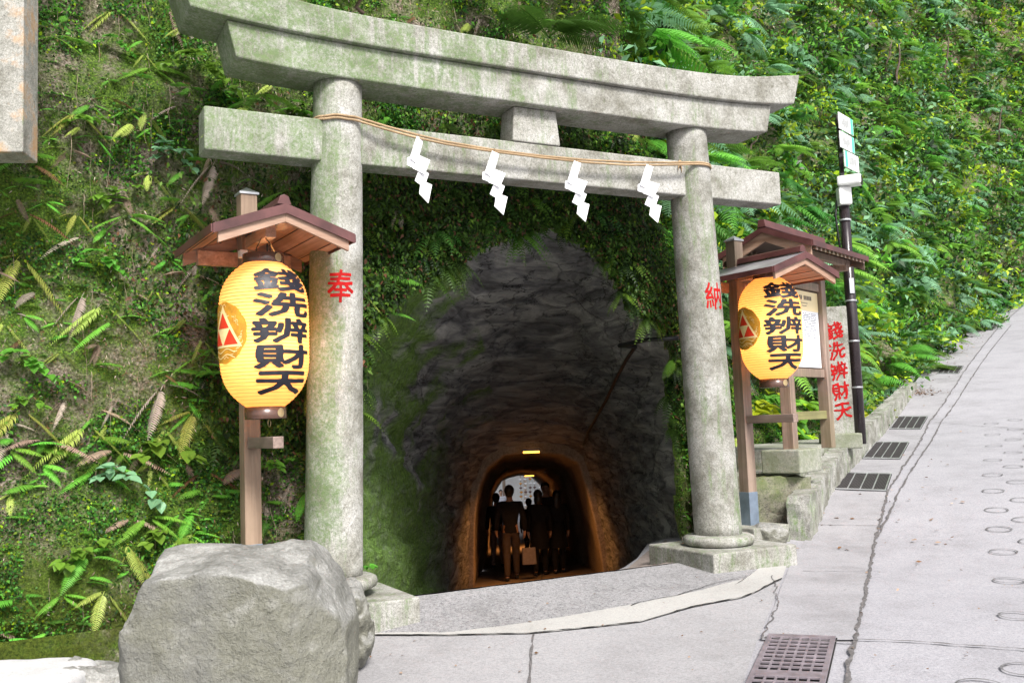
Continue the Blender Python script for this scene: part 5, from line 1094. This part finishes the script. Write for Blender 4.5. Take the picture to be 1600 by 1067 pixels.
# single ferns that stand out
def hero(kind, px, py, sc, label, s=0, tilt=0.0, spin=0.0, fwd=.02):
    d2 = (PXc - px) ** 2 + (PYc - py) ** 2 + (dep > 60) * 1e9 + (~kc) * 1e9; i, j = np.unravel_index(np.argmin(d2), d2.shape); return place_fern(kind, PC[i, j] + NRM[i] * fwd, NRM[i], sc, label, None, tilt=tilt, s=s, spin=spin)
hero('green', 60, 700, 1.35, 'bright green fern at the lower left edge, fronds pointing down', 1); hero('green', 130, 665, 1.2, 'large green fern right of the one at the lower left edge', 2)
hero('dry', 150, 640, 1.4, 'big withered pinkish fern in the lower left of the cliff', 0); hero('dry', 320, 735, 1.2, 'withered brown fern drooping just left of the near lantern post', 3)
hero('green', 40, 935, 1.1, 'yellow green fern low on the cliff by the bottom left corner', 4); hero('green', 290, 515, 1.0, 'bright green fern left of the near paper lantern', 5)
hero('green', 50, 400, 1.2, 'upright green fern high on the left edge below the granite column', 6); hero('green', 390, 165, 1.2, 'fern lying over the left end of the upper torii beam', 3, 0, .3, .30)
hero('green', 350, 205, 1.3, 'pale fern fronds reaching over the left end of the lower torii beam', 2, .2, .2, .62); hero('dry', 330, 250, 1.2, 'brown withered fern under the left end of the lower torii beam', 1)
hero('green', 590, 430, 1.3, 'long drooping fern beside the left pillar above the tunnel', 0, -.3); hero('green', 600, 490, 1.0, 'bright green fern at the upper left corner of the tunnel mouth', 5, -.3)
hero('green', 1010, 330, 1.2, 'golden green fern right above the tunnel mouth near the right pillar', 2, .2); hero('green', 1050, 560, 1.0, 'light green fern on the rock just left of the right pillar', 3, -.3)
for a_ in (('green', 20, 640, 1.2, 'green fern at the left edge, topmost of the lower left cluster', 2), ('green', 230, 810, 1.0, 'green fern hanging between the cliff foot and the boulder top', 3), ('dry', 250, 600, 1.3, 'beige withered fern halfway between left edge and near lantern', 1), ('dry', 100, 370, 1.3, 'beige withered fern right of the upright fern at the left', 5), ('green', 230, 110, 1.1, 'yellowish fern above and left of the lower beam end', 3),
    ('dry', 40, 330, 1.4, 'long beige fern at the left edge under the granite column', 3), ('green', 175, 500, 1.0, 'small bright fern in the middle of the left cliff', 1), ('dry', 85, 460, 1.2, 'beige fern near the left edge, halfway up', 1), ('green', 300, 640, 1.1, 'green fern left of the near lantern bottom', 6), ('dry', 180, 700, 1.2, 'drooping beige fern in the lower left cluster', 4), ('green', 60, 250, 1.1, 'yellowish fern right beside the granite column', 1)):
    hero(*a_)
hero('green', 440, 300, 1.2, 'fern peeking out behind the near lantern roof', 1, .3)
hero('big', 1215, 60, 1.1, 'large glossy fern hanging above the right end of the top torii beam', 0, -.5, .2); hero('big', 1250, 30, 1.1, 'long green fern frond at the top, right of the hanging fern', 4, -.5)
hero('silver', 1500, 40, 1.6, 'big pale silvery fern at the top right of the slope', 2, -.2)
# everything past the counted ones: one object each
def ferns_stuff(name, kind, n, dens, lo, hi, tilt=.35, push=0.0):
    P, N, i, j, px, py, dp = sample(n, dens); P = P + N * push; VV_ = []; FF = [[], []]; CC = []; base = 0
    for a in range(n):
        v, f, c = PROTO[kind][rng.integers(7)]; yaw = math.atan2(-N[a, 0], N[a, 1]) + rng.uniform(-.7, .7); s = rng.uniform(lo, hi); M = np.array((Matrix.Rotation(yaw, 3, 'Z') @ Matrix.Rotation(rng.uniform(-tilt, tilt), 3, 'X')))
        VV_.append((v * s) @ M.T + P[a]); CC.append(c * rng.uniform(.7, 1.3)); q = np.array([list(x) + ([x[-1]] if len(x) == 3 else []) for x in f]) + base; FF[0].append(q); base += len(v)
    q = np.concatenate(FF[0]); tri = q[:, 2] == q[:, 3]; V = np.concatenate(VV_)
    faces = [tuple(x) for x in q[~tri].tolist()] + [tuple(x[:3]) for x in q[tri].tolist()]
    return mesh(name, V, faces, KM[kind], None, False, col=np.concatenate(CC), kind='stuff')
w = vis * RX / np.maximum(dep, 9) ** .8 * ((dep > 15) | (PYc < 560)) * (PYc < 640)
ferns_stuff('slope_ferns', 'silver', 620, w, .8, 1.7, .35, .28); ferns_stuff('slope_ferns', 'big', 620, w, .8, 1.7, .35, .22)
ferns_stuff('slope_ferns', 'big', 120, vis * (1 - RTc) * (PXc > 900) * (Zc > 4.0) + .3 * vis * (1 - RTc) * (PXc > 1080), .35, .7)
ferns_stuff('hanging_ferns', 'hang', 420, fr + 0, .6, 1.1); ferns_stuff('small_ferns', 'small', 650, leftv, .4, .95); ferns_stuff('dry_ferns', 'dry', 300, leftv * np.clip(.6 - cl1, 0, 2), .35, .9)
ferns_stuff('small_ferns', 'green', 120, leftv * (PXc > 560), .35, .8); ferns_stuff('small_ferns', 'green', 230, leftv * (PXc < 560), .35, .85)
# ------------------------------------------------------------------ broad-leaved plants
def broad(seed, nst=4, L=.16, ls=.06, key='g'):
    r = random.Random(seed); V = []; F = []; C = []
    for i in range(nst):
        az = r.uniform(-1.3, 1.3); el = r.uniform(-.2, 1.0); d0 = np.array([math.sin(az) * math.cos(el), math.cos(az) * math.cos(el), math.sin(el)]); l = L * r.uniform(.6, 1.3)
        P = [d0 * l * t + np.array([0, 0, -.5 * l * t * t]) for t in (0, .5, 1)]; sdv = np.array([math.cos(az), -math.sin(az), 0])
        b = len(V)
        for p in P: V += [p - sdv * .002, p + sdv * .002]; C += [PAL['m']] * 2
        F += [(b, b + 1, b + 3, b + 2), (b + 2, b + 3, b + 5, b + 4)]
        for t, sg in ((.55, -1), (.75, 1), (1, 0), (1, -1), (.95, 1)):
            p = d0 * l * t + np.array([0, 0, -.5 * l * t * t]); ax = unit(d0 * .5 + sdv * sg * .9 + np.array([0, 0, -.35]) + np.array([r.uniform(-.3, .3) for _ in range(3)])); sd_ = unit(np.cross(ax, np.array([0, .35, 1.0]))); up_ = np.cross(sd_, ax); s = ls * r.uniform(.7, 1.3); b = len(V); c = np.array(PAL[key]) * r.uniform(.8, 1.3)
            prof = [(0, .0), (.2, .30), (.45, .40), (.72, .28), (1, 0)]
            for tt, w_ in prof: q = p + ax * s * tt - up_ * s * .22 * tt * tt; V += [q - sd_ * w_ * s + up_ * .10 * s * (w_ > 0), q - up_ * .04 * s * (w_ > 0), q + sd_ * w_ * s + up_ * .10 * s * (w_ > 0)]; C += [c] * 3
            for k in range(4): F += [(b + 3 * k, b + 3 * k + 1, b + 3 * k + 4, b + 3 * k + 3), (b + 3 * k + 1, b + 3 * k + 2, b + 3 * k + 5, b + 3 * k + 4)]
    return np.array(V), F, np.array(C)
BP = {}; BN = {}
for key, n_ in (('g', 4), ('y', 4), ('s', 2)):
    for s_ in range(n_):
        BN[(key, s_)] = random.Random(s_).randint(3, 6); v, f, c = broad(s_ * 7 + ord(key), BN[(key, s_)], .15, .065, key); o = mesh('leafy_plant', v, f, BROADM, None, False, col=c); BP[(key, s_)] = o.data; bpy.data.objects.remove(o)
def plant(px, py, sc, key, s, label, group=None, P=None, N=None):
    if P is None:
        d2 = (PXc - px) ** 2 + (PYc - py) ** 2 + (~kc) * 1e9; i, j = np.unravel_index(np.argmin(d2), d2.shape); P, N = PC[i, j] + NRM[i] * .02, NRM[i]
    o = bpy.data.objects.new('leafy_plant', BP[(key, s)]); COL.objects.link(o); o.location = Vector(P); o.rotation_euler = (0, 0, math.atan2(-N[0], N[1])); o.scale = (sc,) * 3; return tag(o, label, 'plant', group)
plant(300, 105, 1.5, 'g', 0, 'bright broad-leaved plant above the left end of the lower torii beam'); plant(195, 300, 1.2, 'g', 1, 'round-leaved green plant on the cliff above and left of the near lantern roof')
plant(265, 240, 1.1, 's', 0, 'pale small-leaved sprig left of the lower torii beam end'); plant(195, 745, 1.4, 's', 1, 'blue green broad-leaved plant low on the left cliff')
plant(270, 695, 1.6, 'g', 2, 'glossy broad-leaved plant left of the near lantern post'); plant(90, 195, 1.0, 'g', 3, 'small green plant beside the granite column')
plant(330, 590, 1.3, 'g', 0, 'green leafy shoot tucked beside the near paper lantern'); plant(260, 830, 1.2, 'g', 2, 'leafy plant low on the cliff just behind the boulder')
plant(110, 860, 1.2, 'g', 1, 'narrow-leaved plant low on the cliff at the left'); plant(430, 720, 1.1, 'g', 3, 'leafy shoot between the near lantern post and the left pillar'); plant(70, 560, 1.1, 'g', 0, 'broad-leaved sprig on the left cliff under the upright fern')
plant(1095, 640, 1.0, 'g', 1, 'leafy sprig on the mossy rock behind the right pillar'); plant(1075, 300, 1.6, 'y', 0, 'yellow green sprig behind the right pillar under the beam')
for n_, d_, lo, hi, key, lab, g in ((40, vis * RTc * (dep < 20) * (Zc - 1.0 < dep * .35), 2.2, 4.2, 'y', 'bright yellow green broad-leaved shrub on the right slope', 'yellow green shrubs on the right slope'), (40, vis * RTc * (dep < 22), 2.2, 4.0, 'g', 'fresh green broad-leaved shrub on the right slope', 'green shrubs on the right slope'), (26, leftv, .7, 1.2, 'g', 'little broad-leaved seedling on the cliff face', 'seedlings on the cliff face')):
    P, N, i, j, px, py, dp = sample(n_, d_)
    for a in range(n_):
        sc = rng.uniform(lo, hi); k = int(rng.integers(4)); t = (sc - lo) / (hi - lo); plant(0, 0, sc, key, k, unique(('small ', 'medium ', 'large ')[min(2, int(t * 3))] + CW[key] + ' broad-leaved plant', P[a], ', %s stems' % NW[BN[(key, k)]]), g, P[a] + N[a] * .03, N[a])
# hanging roots and bare stems
mb = MB(); P, N, i, j, px, py, dp = sample(800, leftv + .3 * vis * RTc * (dep < 16)); r = random.Random(2)
for a in range(800):
    L = r.uniform(.08, .45); p = P[a] + N[a] * .03; pts = [p]
    for q in range(6): p = p + np.array([r.uniform(-.25, .25) * L / 6, 0, -L / 6]) + N[a] * r.uniform(-.06, .10) * L; pts.append(p)
    mb.add(*(lambda m_: (m_.V, m_.F))(MB().tube(pts, [.0020 * (1 - .1 * z) for z in range(7)], 3, False)))
mb.build('hanging_roots', m_plain('root_brown', (.30, .23, .17), .8, 0, .4, 10), kind='stuff', fix=False)
mb = MB(); r = random.Random(12)
for px_, py_, L in ((1392, 150, 1.9), (1378, 130, 1.5), (1340, 70, 1.2), (1470, 120, 1.6), (1555, 230, 1.8), (560, 30, .5), (1160, 240, .6)):
    d2 = (PXc - px_) ** 2 + (PYc - py_) ** 2 + (~kc) * 1e9; i_, j_ = np.unravel_index(np.argmin(d2), d2.shape); p = PC[i_, j_] + NRM[i_] * .15; pts = [p]
    for q in range(9): p = p + np.array([r.uniform(-.06, .06), r.uniform(-.03, .03), L / 9]); pts.append(p + NRM[i_] * .06 * q)
    mb.add(*(lambda m_: (m_.V, m_.F))(MB().tube(pts, [.07 * L / 1.8 * (1 - .07 * z) for z in range(10)], 7, True)))
mb.build('bare_stems', DARKW, None, True, kind='stuff', fix=False)
# leaf litter along the road edge and a few strays on the paving
n = 900; t = rng.random(n) ** .8; Lw = resample([p for p in Lp], 300); idx = (t * 299).astype(int); idx = np.clip(idx, 110, 299)
Pq = Lw[idx].copy(); Pq[:, 0] += rng.normal(size=n) * .10 - .02 + .45 * (rng.random(n) ** 4); Pq[:, 1] += rng.normal(size=n) * .3
ex = np.array([onG(rng.uniform(560, 1600), rng.uniform(880, 1060)) for _ in range(60)]); ex2 = np.array([onG(rng.uniform(1220, 1500), rng.uniform(620, 900)) for _ in range(90)])
Pq = np.concatenate([Pq, ex, ex2]); n = len(Pq); Pq[:, 2] = gz(Pq[:, 0], Pq[:, 1]) + .012
ang = rng.random(n) * 6.28; ax = np.stack([np.cos(ang), np.sin(ang), rng.normal(size=n) * .15], 1); sd_ = np.stack([-np.sin(ang), np.cos(ang), rng.normal(size=n) * .2], 1); s_ = rng.uniform(.03, .07, n)[:, None]
s_[900:960] *= .45
V = np.stack([Pq, Pq + ax * s_ * .5 + sd_ * s_ * .3 + [0, 0, .006], Pq + ax * s_, Pq + ax * s_ * .5 - sd_ * s_ * .3], 1).reshape(-1, 3)
mesh('fallen_leaves', V, np.arange(4 * n).reshape(n, 4), DRYM, None, False, col=np.repeat(cols(n, 'bpp', (2, 3, 1)), 4, 0), kind='stuff')
